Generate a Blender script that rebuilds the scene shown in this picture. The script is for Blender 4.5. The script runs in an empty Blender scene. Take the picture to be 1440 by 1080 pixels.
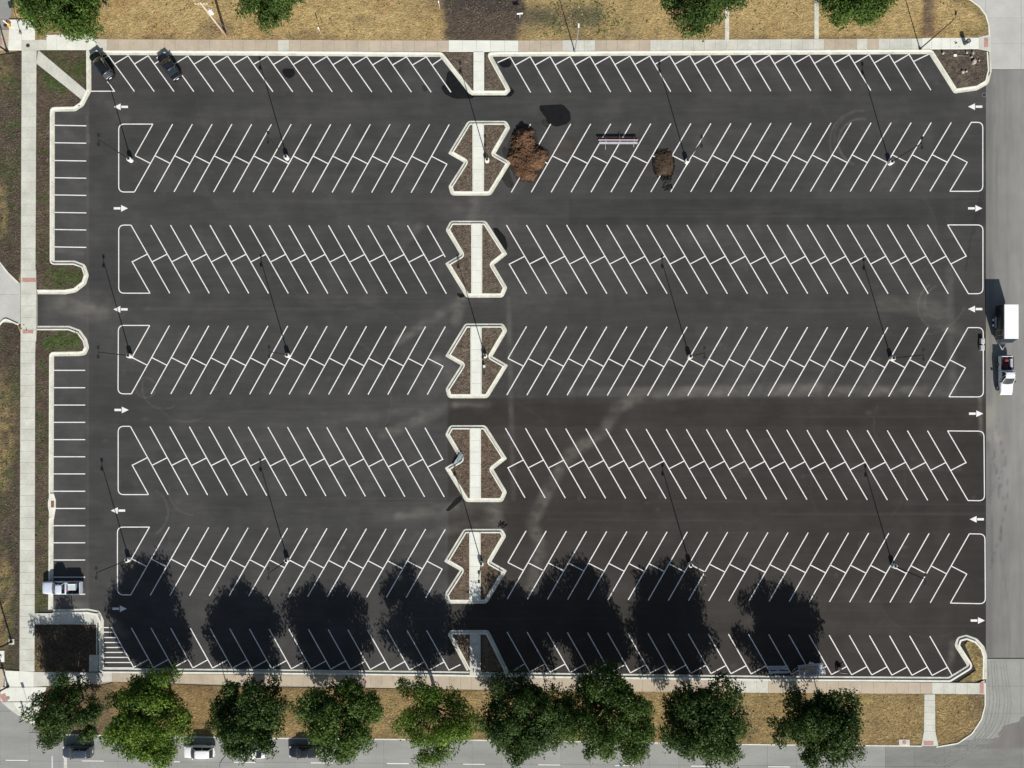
import bpy, bmesh, math, random
import numpy as np
from mathutils import Vector, Matrix
random.seed(7)
RNG = np.random.default_rng(7)
R = math.radians

# ------------------------------------------------------------------ camera, world, sun, exposure
SC = bpy.context.scene
COL = SC.collection
H_CAM = 111.0
PPM = 9.0                      # ground plan units (surveyed from the picture): 9 units to the metre
def W(x, y, z=0.0):            # plan units -> world metres
    return Vector(((x - 720.0) / PPM, (540.0 - y) / PPM, z))
cam_d = bpy.data.cameras.new('camera'); cam = bpy.data.objects.new('camera', cam_d); COL.objects.link(cam)
cam.location = (0.0, -2.56, H_CAM)
cam.rotation_euler = (0, 0, 0)
cam_d.sensor_width = 36.0; cam_d.sensor_fit = 'HORIZONTAL'
cam_d.lens = 36.0 * H_CAM / 160.0
cam_d.shift_y = 2.56 / 160.0
cam_d.clip_start = 0.5; cam_d.clip_end = 3000
SC.camera = cam
SUN_EL = R(29.6)
sun_h = Vector((0.277, -0.961, 0)).normalized()      # horizontal direction towards the sun
sd = bpy.data.lights.new('sun', 'SUN'); so = bpy.data.objects.new('sun', sd); COL.objects.link(so)
sd.energy = 5.0; sd.angle = R(0.5); sd.color = (1.0, 0.955, 0.89)
tosun = Vector((sun_h.x * math.cos(SUN_EL), sun_h.y * math.cos(SUN_EL), math.sin(SUN_EL)))
so.rotation_euler = tosun.to_track_quat('Z', 'Y').to_euler(); so.location = (40, -60, 60)
wd = bpy.data.worlds.new('World'); SC.world = wd; wd.use_nodes = True
nt = wd.node_tree; nt.nodes.clear()
sky = nt.nodes.new('ShaderNodeTexSky'); sky.sky_type = 'NISHITA'; sky.sun_disc = False
sky.sun_elevation = SUN_EL
sky.sun_rotation = math.atan2(sun_h.x, sun_h.y)
bg = nt.nodes.new('ShaderNodeBackground'); bg.inputs[1].default_value = 0.06
wo = nt.nodes.new('ShaderNodeOutputWorld')
hs = nt.nodes.new('ShaderNodeHueSaturation'); hs.inputs['Saturation'].default_value = .85
nt.links.new(sky.outputs[0], hs.inputs['Color']); nt.links.new(hs.outputs[0], bg.inputs[0]); nt.links.new(bg.outputs[0], wo.inputs[0])
SC.view_settings.view_transform = 'Standard'; SC.view_settings.look = 'None'
SC.view_settings.gamma = 1.0; SC.view_settings.exposure = 0.45; SC.view_settings.use_curve_mapping = False
SC.render.engine = 'CYCLES'

# ------------------------------------------------------------------ materials
MATS = {}
def new_mat(name):
    m = bpy.data.materials.new(name); m.use_nodes = True
    n = m.node_tree.nodes; b = n.get('Principled BSDF'); MATS[name] = m
    return m, m.node_tree, b
def nd(t, kind, **kw):
    n = t.nodes.new(kind)
    for k, v in kw.items(): setattr(n, k, v)
    return n
def noise_node(t, scale, detail=4, rough=0.6, vec=None, stretch=None):
    tc = nd(t, 'ShaderNodeTexCoord'); src = tc.outputs['Object']
    if stretch:
        mp = nd(t, 'ShaderNodeMapping'); mp.inputs['Scale'].default_value = stretch
        t.links.new(src, mp.inputs[0]); src = mp.outputs[0]
    n = nd(t, 'ShaderNodeTexNoise'); n.inputs['Scale'].default_value = scale
    n.inputs['Detail'].default_value = detail; n.inputs['Roughness'].default_value = rough
    t.links.new(src, n.inputs['Vector']); return n
def maprange(t, sock, a, b, c, d):
    m = nd(t, 'ShaderNodeMapRange'); t.links.new(sock, m.inputs[0])
    for i, v in zip((1, 2, 3, 4), (a, b, c, d)): m.inputs[i].default_value = v
    return m.outputs[0]
def mul_col(t, csock, fsock):
    m = nd(t, 'ShaderNodeVectorMath', operation='SCALE')
    t.links.new(csock, m.inputs[0]); t.links.new(fsock, m.inputs['Scale']); return m.outputs[0]
def bump(t, b, sock, strength, dist):
    bp = nd(t, 'ShaderNodeBump'); bp.inputs['Strength'].default_value = strength; bp.inputs['Distance'].default_value = dist
    t.links.new(sock, bp.inputs['Height']); t.links.new(bp.outputs[0], b.inputs['Normal'])
def mat_surface(name, col=None, attr=None, rough=0.9, vary=((0.6, 5, .8, 1.2), (9, 4, .85, 1.15)), bmp=(9, .4, .03),
                obj_rand=0.0, spec=0.3, stretch=None):
    """rough mineral or paint surface: colour (or a colour attribute) times several layers of noise"""
    m, t, b = new_mat(name)
    if attr:
        a = nd(t, 'ShaderNodeAttribute'); a.attribute_name = attr; c = a.outputs['Color']
    else:
        a = nd(t, 'ShaderNodeRGB'); a.outputs[0].default_value = (*col, 1); c = a.outputs[0]
    for k, (s, d, lo, hi) in enumerate(vary):
        n = noise_node(t, s, d, .65, stretch=stretch if k == 0 else None)
        c = mul_col(t, c, maprange(t, n.outputs[0], .28, .72, lo, hi))
    if obj_rand:
        oi = nd(t, 'ShaderNodeObjectInfo')
        c = mul_col(t, c, maprange(t, oi.outputs['Random'], 0, 1, 1 - obj_rand, 1 + obj_rand))
    t.links.new(c, b.inputs['Base Color']); b.inputs['Roughness'].default_value = rough
    b.inputs['Specular IOR Level'].default_value = spec
    if bmp:
        n = noise_node(t, bmp[0], 5, .7); bump(t, b, n.outputs[0], bmp[1], bmp[2])
    return m
mat_surface('asphalt', attr='tone', rough=.85, vary=((1.0, 6, .86, 1.15), (5, 5, .88, 1.12), (16, 3, .8, 1.2)), bmp=(22, .4, .012), stretch=(.15, 1, 1), spec=.25)
mat_surface('road_surface', attr='tone', rough=.88, vary=((.8, 6, .86, 1.12), (12, 3, .9, 1.1)), bmp=(18, .3, .008), stretch=(1, .12, 1))
mat_surface('wet_asphalt', (.010, .0105, .0115), rough=.7, vary=((1.5, 4, .7, 1.3),), bmp=(20, .3, .005), spec=.12)
mat_surface('damp_asphalt', (.026, .024, .020), rough=.75, vary=((2.2, 4, .6, 1.5),), bmp=(20, .3, .005), spec=.3)
mat_surface('new_concrete', (.70, .71, .64), rough=.9, vary=((.7, 5, .9, 1.06), (7, 4, .93, 1.06)), bmp=(30, .2, .004), obj_rand=.03)
mat_surface('curb_concrete', (.72, .72, .63), rough=.9, vary=((.9, 6, .80, 1.12), (8, 4, .92, 1.06)), bmp=(30, .2, .004))
mat_surface('gutter_concrete', (.62, .62, .53), rough=.9, vary=((.5, 6, .70, 1.16), (3, 5, .82, 1.12)), bmp=(30, .2, .004))
mat_surface('walk_concrete', (.55, .55, .485), rough=.9, vary=((.45, 6, .82, 1.12), (5, 5, .88, 1.1)), bmp=(25, .25, .005), obj_rand=.035)
mat_surface('tan_concrete', (.45, .385, .295), rough=.9, vary=((.4, 6, .84, 1.12), (6, 4, .9, 1.1)), bmp=(25, .25, .005), obj_rand=.04)
mat_surface('street_concrete', (.275, .28, .265), rough=.9, vary=((.35, 7, .82, 1.14), (5, 5, .88, 1.1)), bmp=(25, .25, .005), obj_rand=.05, stretch=(.25, 1, 1))
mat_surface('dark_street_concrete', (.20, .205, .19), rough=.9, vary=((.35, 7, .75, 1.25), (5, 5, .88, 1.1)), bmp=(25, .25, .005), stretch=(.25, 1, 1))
mat_surface('pale_street_concrete', (.285, .29, .265), rough=.9, vary=((.3, 7, .86, 1.12), (5, 5, .92, 1.07)), bmp=(25, .25, .005), obj_rand=.03)
mat_surface('bright_street_concrete', (.45, .45, .425), rough=.9, vary=((.3, 7, .88, 1.1), (5, 5, .92, 1.07)), bmp=(25, .25, .005), obj_rand=.035)
mat_surface('joint_filler', (.26, .25, .22), rough=.95, vary=((2, 3, .8, 1.2),), bmp=None)
mat_surface('white_paint', (.82, .82, .80), rough=.7, vary=((.9, 6, .86, 1.08), (5, 5, .80, 1.06)), bmp=None)
mat_surface('worn_paint', (.62, .62, .6), rough=.8, vary=((2.5, 6, .6, 1.15),), bmp=None)
mat_surface('ground', attr='tone', rough=.97, vary=((.9, 7, .70, 1.28), (3.2, 6, .62, 1.38)), bmp=(3.5, 1, .25), spec=.1)
mat_surface('mulch', attr='tone', rough=.97, vary=((1.6, 6, .6, 1.4), (5, 5, .45, 1.6)), bmp=(6, 1.0, .25), spec=.1)
mat_surface('far_ground', (.27, .2, .1), rough=.97, vary=((.05, 6, .7, 1.3), (1, 5, .7, 1.3)), bmp=None, spec=.1)
mat_surface('heap_soil', (.118, .068, .040), rough=.97, vary=((.7, 6, .45, 1.5), (5, 5, .4, 1.6)), bmp=(4, 1, .35), spec=.1)
mat_surface('dark_mulch', (.060, .042, .028), rough=.97, vary=((2, 6, .55, 1.5), (9, 5, .5, 1.5)), bmp=(6, 1, .15), spec=.1)
mat_surface('black_debris', (.016, .015, .015), rough=.9, vary=((4, 4, .6, 1.5),), bmp=(8, .8, .05))
mat_surface('rock', (.36, .335, .29), rough=.95, vary=((4, 5, .75, 1.2),), bmp=(8, .8, .05), obj_rand=.15)
mat_surface('red_pad', (.42, .235, .205), rough=.9, vary=((3, 5, .8, 1.25),), bmp=(30, .6, .02))
mat_surface('bark', (.13, .105, .08), rough=.95, vary=((3, 5, .6, 1.4),), bmp=(6, .8, .05))
mat_surface('pole_wood', (.42, .35, .27), rough=.9, vary=((2, 5, .75, 1.2),), bmp=(6, .5, .02))
mat_surface('pale_wood', (.5, .38, .25), rough=.9, vary=((3, 5, .7, 1.2),), bmp=(10, .5, .01), obj_rand=.15)
def mat_plain(name, col, rough=.5, metal=0, coat=0, spec=.5, nz=.06):
    m, t, b = new_mat(name)
    rgb = nd(t, 'ShaderNodeRGB'); rgb.outputs[0].default_value = (*col, 1)
    n = noise_node(t, 3.0, 4); c = mul_col(t, rgb.outputs[0], maprange(t, n.outputs[0], .3, .7, 1 - nz, 1 + nz))
    t.links.new(c, b.inputs['Base Color'])
    t.links.new(maprange(t, n.outputs[0], .3, .7, rough * .85, min(1, rough * 1.15)), b.inputs['Roughness'])
    b.inputs['Metallic'].default_value = metal
    b.inputs['Coat Weight'].default_value = coat; b.inputs['Coat Roughness'].default_value = .04
    b.inputs['Specular IOR Level'].default_value = spec
    return m
mat_plain('car_black', (.010, .011, .014), .3, 0, 1)
mat_plain('car_charcoal', (.045, .06, .08), .35, .2, 1)
mat_plain('car_white', (.80, .81, .82), .35, 0, .8)
mat_plain('car_silver', (.36, .40, .46), .35, .4, .8)
mat_plain('car_pearl', (.62, .68, .78), .35, .1, .8)
mat_plain('car_green_grey', (.16, .18, .17), .35, .2, .8)
mat_plain('glass', (.012, .018, .022), .06, 0, .3, .8)
mat_plain('tyre', (.02, .02, .02), .85)
mat_plain('rim', (.4, .4, .42), .35, .8)
mat_plain('black_plastic', (.02, .02, .022), .6)
mat_plain('headlamp', (.75, .78, .8), .15, 0, 1)
mat_plain('tail_lamp', (.12, .008, .008), .25, 0, 1)
mat_plain('amber_lamp', (.7, .3, .04), .3)
mat_plain('pole_bronze', (.028, .027, .026), .5, .3)
mat_plain('pole_grey', (.30, .31, .32), .45, .6)
mat_plain('white_metal', (.78, .79, .8), .4)
mat_plain('galvanised', (.30, .31, .32), .55, .4, nz=.15)
mat_plain('aluminium', (.52, .55, .60), .55, .3, nz=.12)
mat_plain('maroon', (.10, .012, .015), .5)
mat_plain('pinkish_metal', (.55, .42, .44), .5, .2)
mat_plain('trailer_black', (.012, .012, .014), .3, 0, .8)
mat_plain('trailer_roof', (.84, .85, .86), .5)
mat_plain('cast_iron', (.035, .033, .03), .8, .3, nz=.2)
mat_plain('bin_plastic', (.06, .065, .09), .5)
mat_plain('crate_plastic', (.52, .53, .52), .6, nz=.12)
mat_plain('sheet_plastic', (.50, .58, .60), .5, nz=.1)
mat_plain('red_plastic', (.35, .04, .04), .45)
mat_plain('blue_grey_plastic', (.26, .34, .45), .5)
mat_plain('yellow_signal', (.72, .36, .04), .5)
mat_plain('rust', (.20, .09, .05), .9, nz=.3)
def mat_leaf(name, c0, c1, c2):
    m, t, b = new_mat(name)
    a = nd(t, 'ShaderNodeAttribute'); a.attribute_name = 'leaf_tint'
    r = nd(t, 'ShaderNodeValToRGB'); t.links.new(a.outputs['Fac'], r.inputs[0])
    e = r.color_ramp.elements; e[0].color = (*c0, 1); e[1].color = (*c2, 1); e[0].position = .05; e[1].position = .95
    k = r.color_ramp.elements.new(.5); k.color = (*c1, 1)
    t.links.new(r.outputs[0], b.inputs['Base Color']); b.inputs['Roughness'].default_value = .6
    b.inputs['Specular IOR Level'].default_value = .22
    tr = nd(t, 'ShaderNodeBsdfTranslucent'); t.links.new(r.outputs[0], tr.inputs[0])
    mx = nd(t, 'ShaderNodeMixShader'); mx.inputs[0].default_value = .36
    t.links.new(b.outputs[0], mx.inputs[1]); t.links.new(tr.outputs[0], mx.inputs[2])
    t.links.new(mx.outputs[0], t.nodes['Material Output'].inputs[0]); return m
mat_leaf('leaf_deep', (.020, .044, .009), (.050, .095, .018), (.12, .175, .045))
mat_leaf('leaf_mid', (.025, .054, .009), (.066, .125, .020), (.15, .215, .048))
mat_leaf('leaf_bright', (.032, .070, .008), (.105, .185, .022), (.23, .32, .045))

# ------------------------------------------------------------------ object helpers
def put(name, me, mat=None, parent=None, kind=None):
    o = bpy.data.objects.new(name, me); COL.objects.link(o)
    if mat:
        for x in (mat if isinstance(mat, (list, tuple)) else [mat]): me.materials.append(MATS[x])
    if parent is not None: o.parent = parent
    if kind: o['kind'] = kind
    return o
def thing(name, label, cat, loc=(0, 0, 0), rz=0.0, group=None):
    o = bpy.data.objects.new(name, None); COL.objects.link(o); o.empty_display_size = .3
    o.location = loc; o.rotation_euler = (0, 0, rz); o['label'] = label; o['category'] = cat
    if group: o['group'] = group
    return o
def tag(o, label, cat, group=None):
    o['label'] = label; o['category'] = cat
    if group: o['group'] = group
    return o
def setting(name):
    o = bpy.data.objects.new(name, None); COL.objects.link(o); o['kind'] = 'structure'; return o
def mesh(name, v, f):
    me = bpy.data.meshes.new(name); me.from_pydata([tuple(p) for p in v], [], f); me.update(); return me
def bm_mesh(name, bm, smooth=False):
    bmesh.ops.recalc_face_normals(bm, faces=bm.faces)
    me = bpy.data.meshes.new(name); bm.to_mesh(me); bm.free()
    if smooth: me.polygons.foreach_set('use_smooth', [True] * len(me.polygons))
    return me
def add_box(bm, cx, cy, cz, sx, sy, sz, rot=None, bevel=0):
    r = bmesh.ops.create_cube(bm, size=1.0)
    M = Matrix.Translation((cx, cy, cz)) @ (rot.to_4x4() if rot else Matrix.Identity(4)) @ Matrix.Diagonal((sx, sy, sz, 1))
    bmesh.ops.transform(bm, matrix=M, verts=r['verts'])
    if bevel:
        es = list({e for v in r['verts'] for e in v.link_edges})
        bmesh.ops.bevel(bm, geom=es, offset=bevel, segments=2, affect='EDGES', profile=.5)
def box_obj(name, c, s, mat, parent, bevel=0, rot=None):
    bm = bmesh.new(); add_box(bm, *c, *s, rot=rot, bevel=bevel); return put(name, bm_mesh(name, bm), mat, parent)
def add_tube(bm, pts, rad, seg=8):
    pts = [Vector(p) for p in pts]
    if not isinstance(rad, (list, tuple)): rad = [rad] * len(pts)
    rings = []
    for i, p in enumerate(pts):
        d = (pts[min(i + 1, len(pts) - 1)] - pts[max(i - 1, 0)]).normalized()
        u = d.orthogonal().normalized() if i == 0 else (prev - d * prev.dot(d)).normalized()
        prev = u; v = d.cross(u)
        rings.append([bm.verts.new(p + (u * math.cos(2 * math.pi * k / seg) + v * math.sin(2 * math.pi * k / seg)) * rad[i]) for k in range(seg)])
    for a, b in zip(rings, rings[1:]):
        for k in range(seg): bm.faces.new((a[k], a[(k + 1) % seg], b[(k + 1) % seg], b[k]))
    bm.faces.new(rings[0][::-1]); bm.faces.new(rings[-1])
def tube_obj(name, pts, rad, mat, parent, seg=8):
    bm = bmesh.new(); add_tube(bm, pts, rad, seg); return put(name, bm_mesh(name, bm, seg > 5), mat, parent)
def prism(name, pts, z0, z1, mat, parent=None, kind=None, bevel=0):
    """plan polygon (plan units) raised from z0 to z1"""
    P = [W(x, y) for x, y in pts]; n = len(P)
    area = sum(P[i].x * P[(i + 1) % n].y - P[(i + 1) % n].x * P[i].y for i in range(n))
    if area < 0: P = P[::-1]
    v = [(p.x, p.y, z1) for p in P] + [(p.x, p.y, z0) for p in P]
    f = [tuple(range(n))] + [(i, i + n, (i + 1) % n + n, (i + 1) % n) for i in range(n)]
    return put(name, mesh(name, v, f), mat, parent, kind)

def round_path(pts, closed, rads, seg=5):
    """round the corners of a plan polyline"""
    out = []; n = len(pts)
    for i, p in enumerate(pts):
        r = rads[i] if isinstance(rads, (list, tuple)) else rads
        if (not closed and i in (0, n - 1)) or r <= 0: out.append(tuple(p)); continue
        p = Vector(p); a = Vector(pts[i - 1]); b = Vector(pts[(i + 1) % n])
        u = (a - p); w = (b - p); lu, lw = u.length, w.length; u.normalize(); w.normalize()
        ang = u.angle(w); t = min(r / math.tan(ang / 2), lu * .48, lw * .48)
        s, e = p + u * t, p + w * t
        for k in range(seg + 1):
            q = k / seg; out.append(tuple((1 - q) ** 2 * s + 2 * q * (1 - q) * p + q * q * e))
    return out
def offset_path(pts, d, closed):
    """offset to the left-hand side (in plan units, y down) by d"""
    n = len(pts); out = []
    for i in range(n):
        p = Vector(pts[i])
        a = Vector(pts[i - 1]) if (closed or i > 0) else None
        b = Vector(pts[(i + 1) % n]) if (closed or i < n - 1) else None
        ns = []
        for s, e in ((a, p), (p, b)):
            if s is None or e is None: continue
            t = e - s
            if t.length < 1e-6: continue
            t.normalize(); ns.append(Vector((t.y, -t.x)))
        if len(ns) == 2:
            m = ns[0] + ns[1]
            if m.length < 1e-6: m = ns[0].copy()
            m.normalize(); k = 1 / max(.45, m.dot(ns[0])); out.append(tuple(p + m * d * k))
        else: out.append(tuple(p + ns[0] * d))
    return out
def band(name, path, d0, d1, z0, z1, closed, mat, parent, kind=None):
    A = offset_path(path, d0, closed); B = offset_path(path, d1, closed); n = len(path)
    v = []
    for a, b in zip(A, B):
        v += [W(*a, z0), W(*a, z1), W(*b, z1), W(*b, z0)]
    f = []
    for i in range(n if closed else n - 1):
        j = (i + 1) % n
        for k in range(3): f.append((4 * i + k, 4 * i + k + 1, 4 * j + k + 1, 4 * j + k))
    if not closed: f += [(0, 1, 2, 3), (4 * n - 1, 4 * n - 2, 4 * n - 3, 4 * n - 4)]
    bm = bmesh.new(); me = mesh(name, v, f); bm.from_mesh(me); bmesh.ops.recalc_face_normals(bm, faces=bm.faces); bm.to_mesh(me); bm.free()
    return put(name, me, mat, parent, kind)

def edge_at(path, rads, d, closed, seg=6):
    """the polyline offset by d with its corners rounded about the same centres"""
    n = len(path); o = offset_path(path, d, closed); rr = []
    for i in range(n):
        r0 = rads[i] if isinstance(rads, (list, tuple)) else rads
        if not closed and i in (0, n - 1): rr.append(0); continue
        a = Vector(path[i]) - Vector(path[i - 1]); b = Vector(path[(i + 1) % n]) - Vector(path[i])
        rr.append(max(.35, r0 + d * (1 if a.x * b.y - a.y * b.x > 0 else -1)))
    return round_path(o, closed, rr, seg)
def band2(name, path, rads, d0, d1, z0, z1, closed, mat, parent):
    A = edge_at(path, rads, d0, closed); B = edge_at(path, rads, d1, closed); n = len(A); assert len(B) == n
    v = []
    for a, b in zip(A, B): v += [W(*a, z0), W(*a, z1), W(*b, z1), W(*b, z0)]
    f = []
    for i in range(n if closed else n - 1):
        j = (i + 1) % n
        for k in range(3): f.append((4 * i + k, 4 * i + k + 1, 4 * j + k + 1, 4 * j + k))
    if not closed: f += [(0, 1, 2, 3), (4 * n - 1, 4 * n - 2, 4 * n - 3, 4 * n - 4)]
    me = mesh(name, v, f); bm = bmesh.new(); bm.from_mesh(me); bmesh.ops.recalc_face_normals(bm, faces=bm.faces); bm.to_mesh(me); bm.free()
    return put(name, me, mat, parent)

# numpy plan painting --------------------------------------------------------
def vnoise(x, y, scale, octaves=4, seed=0):
    r = np.random.default_rng(seed); tot = np.zeros_like(x); amp = 1; norm = 0
    for o in range(octaves):
        g = r.random((256, 256)); s = scale / 2 ** o
        u = x / s + 1000.0 + 17.3 * o; v = y / s + 1000.0 + 5.7 * o
        i = np.floor(u).astype(int); j = np.floor(v).astype(int); fu = u - i; fv = v - j
        fu = fu * fu * (3 - 2 * fu); fv = fv * fv * (3 - 2 * fv)
        a = g[i % 256, j % 256]; b = g[(i + 1) % 256, j % 256]; c = g[i % 256, (j + 1) % 256]; d = g[(i + 1) % 256, (j + 1) % 256]
        tot += amp * ((a * (1 - fu) + b * fu) * (1 - fv) + (c * (1 - fu) + d * fu) * fv); norm += amp; amp *= .55
    return tot / norm
def sstep(e0, e1, x):
    t = np.clip((x - e0) / (e1 - e0), 0, 1); return t * t * (3 - 2 * t)
def m_box(x, y, x0, y0, x1, y1, s=3):
    return sstep(x0 - s, x0 + s, x) * (1 - sstep(x1 - s, x1 + s, x)) * sstep(y0 - s, y0 + s, y) * (1 - sstep(y1 - s, y1 + s, y))
def m_seg(x, y, pts, w, soft=.6):
    d = np.full_like(x, 1e9)
    for (ax, ay), (bx, by) in zip(pts, pts[1:]):
        L = (bx - ax) ** 2 + (by - ay) ** 2
        t = np.clip(((x - ax) * (bx - ax) + (y - ay) * (by - ay)) / L, 0, 1)
        d = np.minimum(d, np.hypot(x - ax - t * (bx - ax), y - ay - t * (by - ay)))
    return 1 - sstep(w * soft, w, d)
def m_arc(x, y, cx, cy, r, w, a0=0, a1=360):
    d = np.abs(np.hypot(x - cx, y - cy) - r); a = np.degrees(np.arctan2(y - cy, x - cx)) % 360
    ok = ((a - a0) % 360) <= ((a1 - a0) % 360 if a1 - a0 < 360 else 360)
    return (1 - sstep(w * .4, w, d)) * ok
def m_ell(x, y, cx, cy, rx, ry, s=.3):
    return 1 - sstep(1 - s, 1 + s, np.hypot((x - cx) / rx, (y - cy) / ry))
def lerp_c(c, m, to):
    return c * (1 - m[:, None]) + np.array(to)[None, :] * m[:, None]
def tone_attr(me, fn):
    n = len(me.vertices); co = np.empty(n * 3, np.float32); me.vertices.foreach_get('co', co); co = co.reshape(-1, 3)
    x = co[:, 0].astype(float) * PPM + 720; y = 540 - co[:, 1].astype(float) * PPM
    c = np.clip(fn(x, y), .004, .9)
    a = me.color_attributes.new('tone', 'FLOAT_COLOR', 'POINT')
    out = np.ones((n, 4), np.float32); out[:, :3] = c; a.data.foreach_set('color', out.ravel())
def grid_mesh(name, x0, y0, x1, y1, step, z=0.0, zfn=None):
    nx = int((x1 - x0) / step) + 1; ny = int((y1 - y0) / step) + 1
    X, Y = np.meshgrid(np.linspace(x0, x1, nx), np.linspace(y0, y1, ny)); x = X.ravel(); y = Y.ravel()
    zz = np.full_like(x, z) if zfn is None else zfn(x, y)
    co = np.stack([(x - 720) / PPM, (540 - y) / PPM, zz], 1).astype(np.float32)
    idx = np.arange(nx * ny).reshape(ny, nx)
    q = np.stack([idx[1:, :-1], idx[1:, 1:], idx[:-1, 1:], idx[:-1, :-1]], -1).reshape(-1, 4)
    me = bpy.data.meshes.new(name); me.vertices.add(len(co)); me.vertices.foreach_set('co', co.ravel())
    me.loops.add(q.size); me.loops.foreach_set('vertex_index', q.ravel().astype(np.int32))
    me.polygons.add(len(q)); me.polygons.foreach_set('loop_start', np.arange(0, q.size, 4, dtype=np.int32))
    me.polygons.foreach_set('loop_total', np.full(len(q), 4, np.int32)); me.update(calc_edges=True); return me
def ground_poly(name, pts, z, step, fn, mat, parent=None, kind=None, relief=0.0):
    """exact plan polygon, diced so that a painted tone can vary across it, with a skirt down to the base"""
    P = [W(x, y) for x, y in pts]
    area = sum(P[i].x * P[(i + 1) % len(P)].y - P[(i + 1) % len(P)].x * P[i].y for i in range(len(P)))
    if area < 0: P = P[::-1]
    bm = bmesh.new(); bm.faces.new([bm.verts.new((p.x, p.y, z)) for p in P]); bm.normal_update()
    bmesh.ops.triangulate(bm, faces=bm.faces[:], ngon_method='EAR_CLIP')
    for ax in (0, 1):
        lo = min(p[ax] for p in P); hi = max(p[ax] for p in P); n = int((hi - lo) * PPM / step)
        for k in range(1, n):
            co = Vector((0, 0, 0)); co[ax] = lo + (hi - lo) * k / n; no = Vector((0, 0, 0)); no[ax] = 1
            bmesh.ops.bisect_plane(bm, geom=bm.verts[:] + bm.edges[:] + bm.faces[:], plane_co=co, plane_no=no)
    if relief:
        for v in bm.verts:
            if not v.is_boundary: v.co.z += relief * (random.random() - .35)
    ed = [e for e in bm.edges if e.is_boundary]
    r = bmesh.ops.extrude_edge_only(bm, edges=ed)
    for v in r['geom']:
        if isinstance(v, bmesh.types.BMVert): v.co.z = -.05
    me = bm_mesh(name, bm); tone_attr(me, fn)
    return put(name, me, mat, parent, kind)

# ------------------------------------------------------------------ ground sheets
base = put('ground', mesh('ground', [(-500, -500, -.06), (500, -500, -.06), (500, 500, -.06), (-500, 500, -.06)], [(0, 1, 2, 3)]), 'far_ground', None, 'structure')

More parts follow.
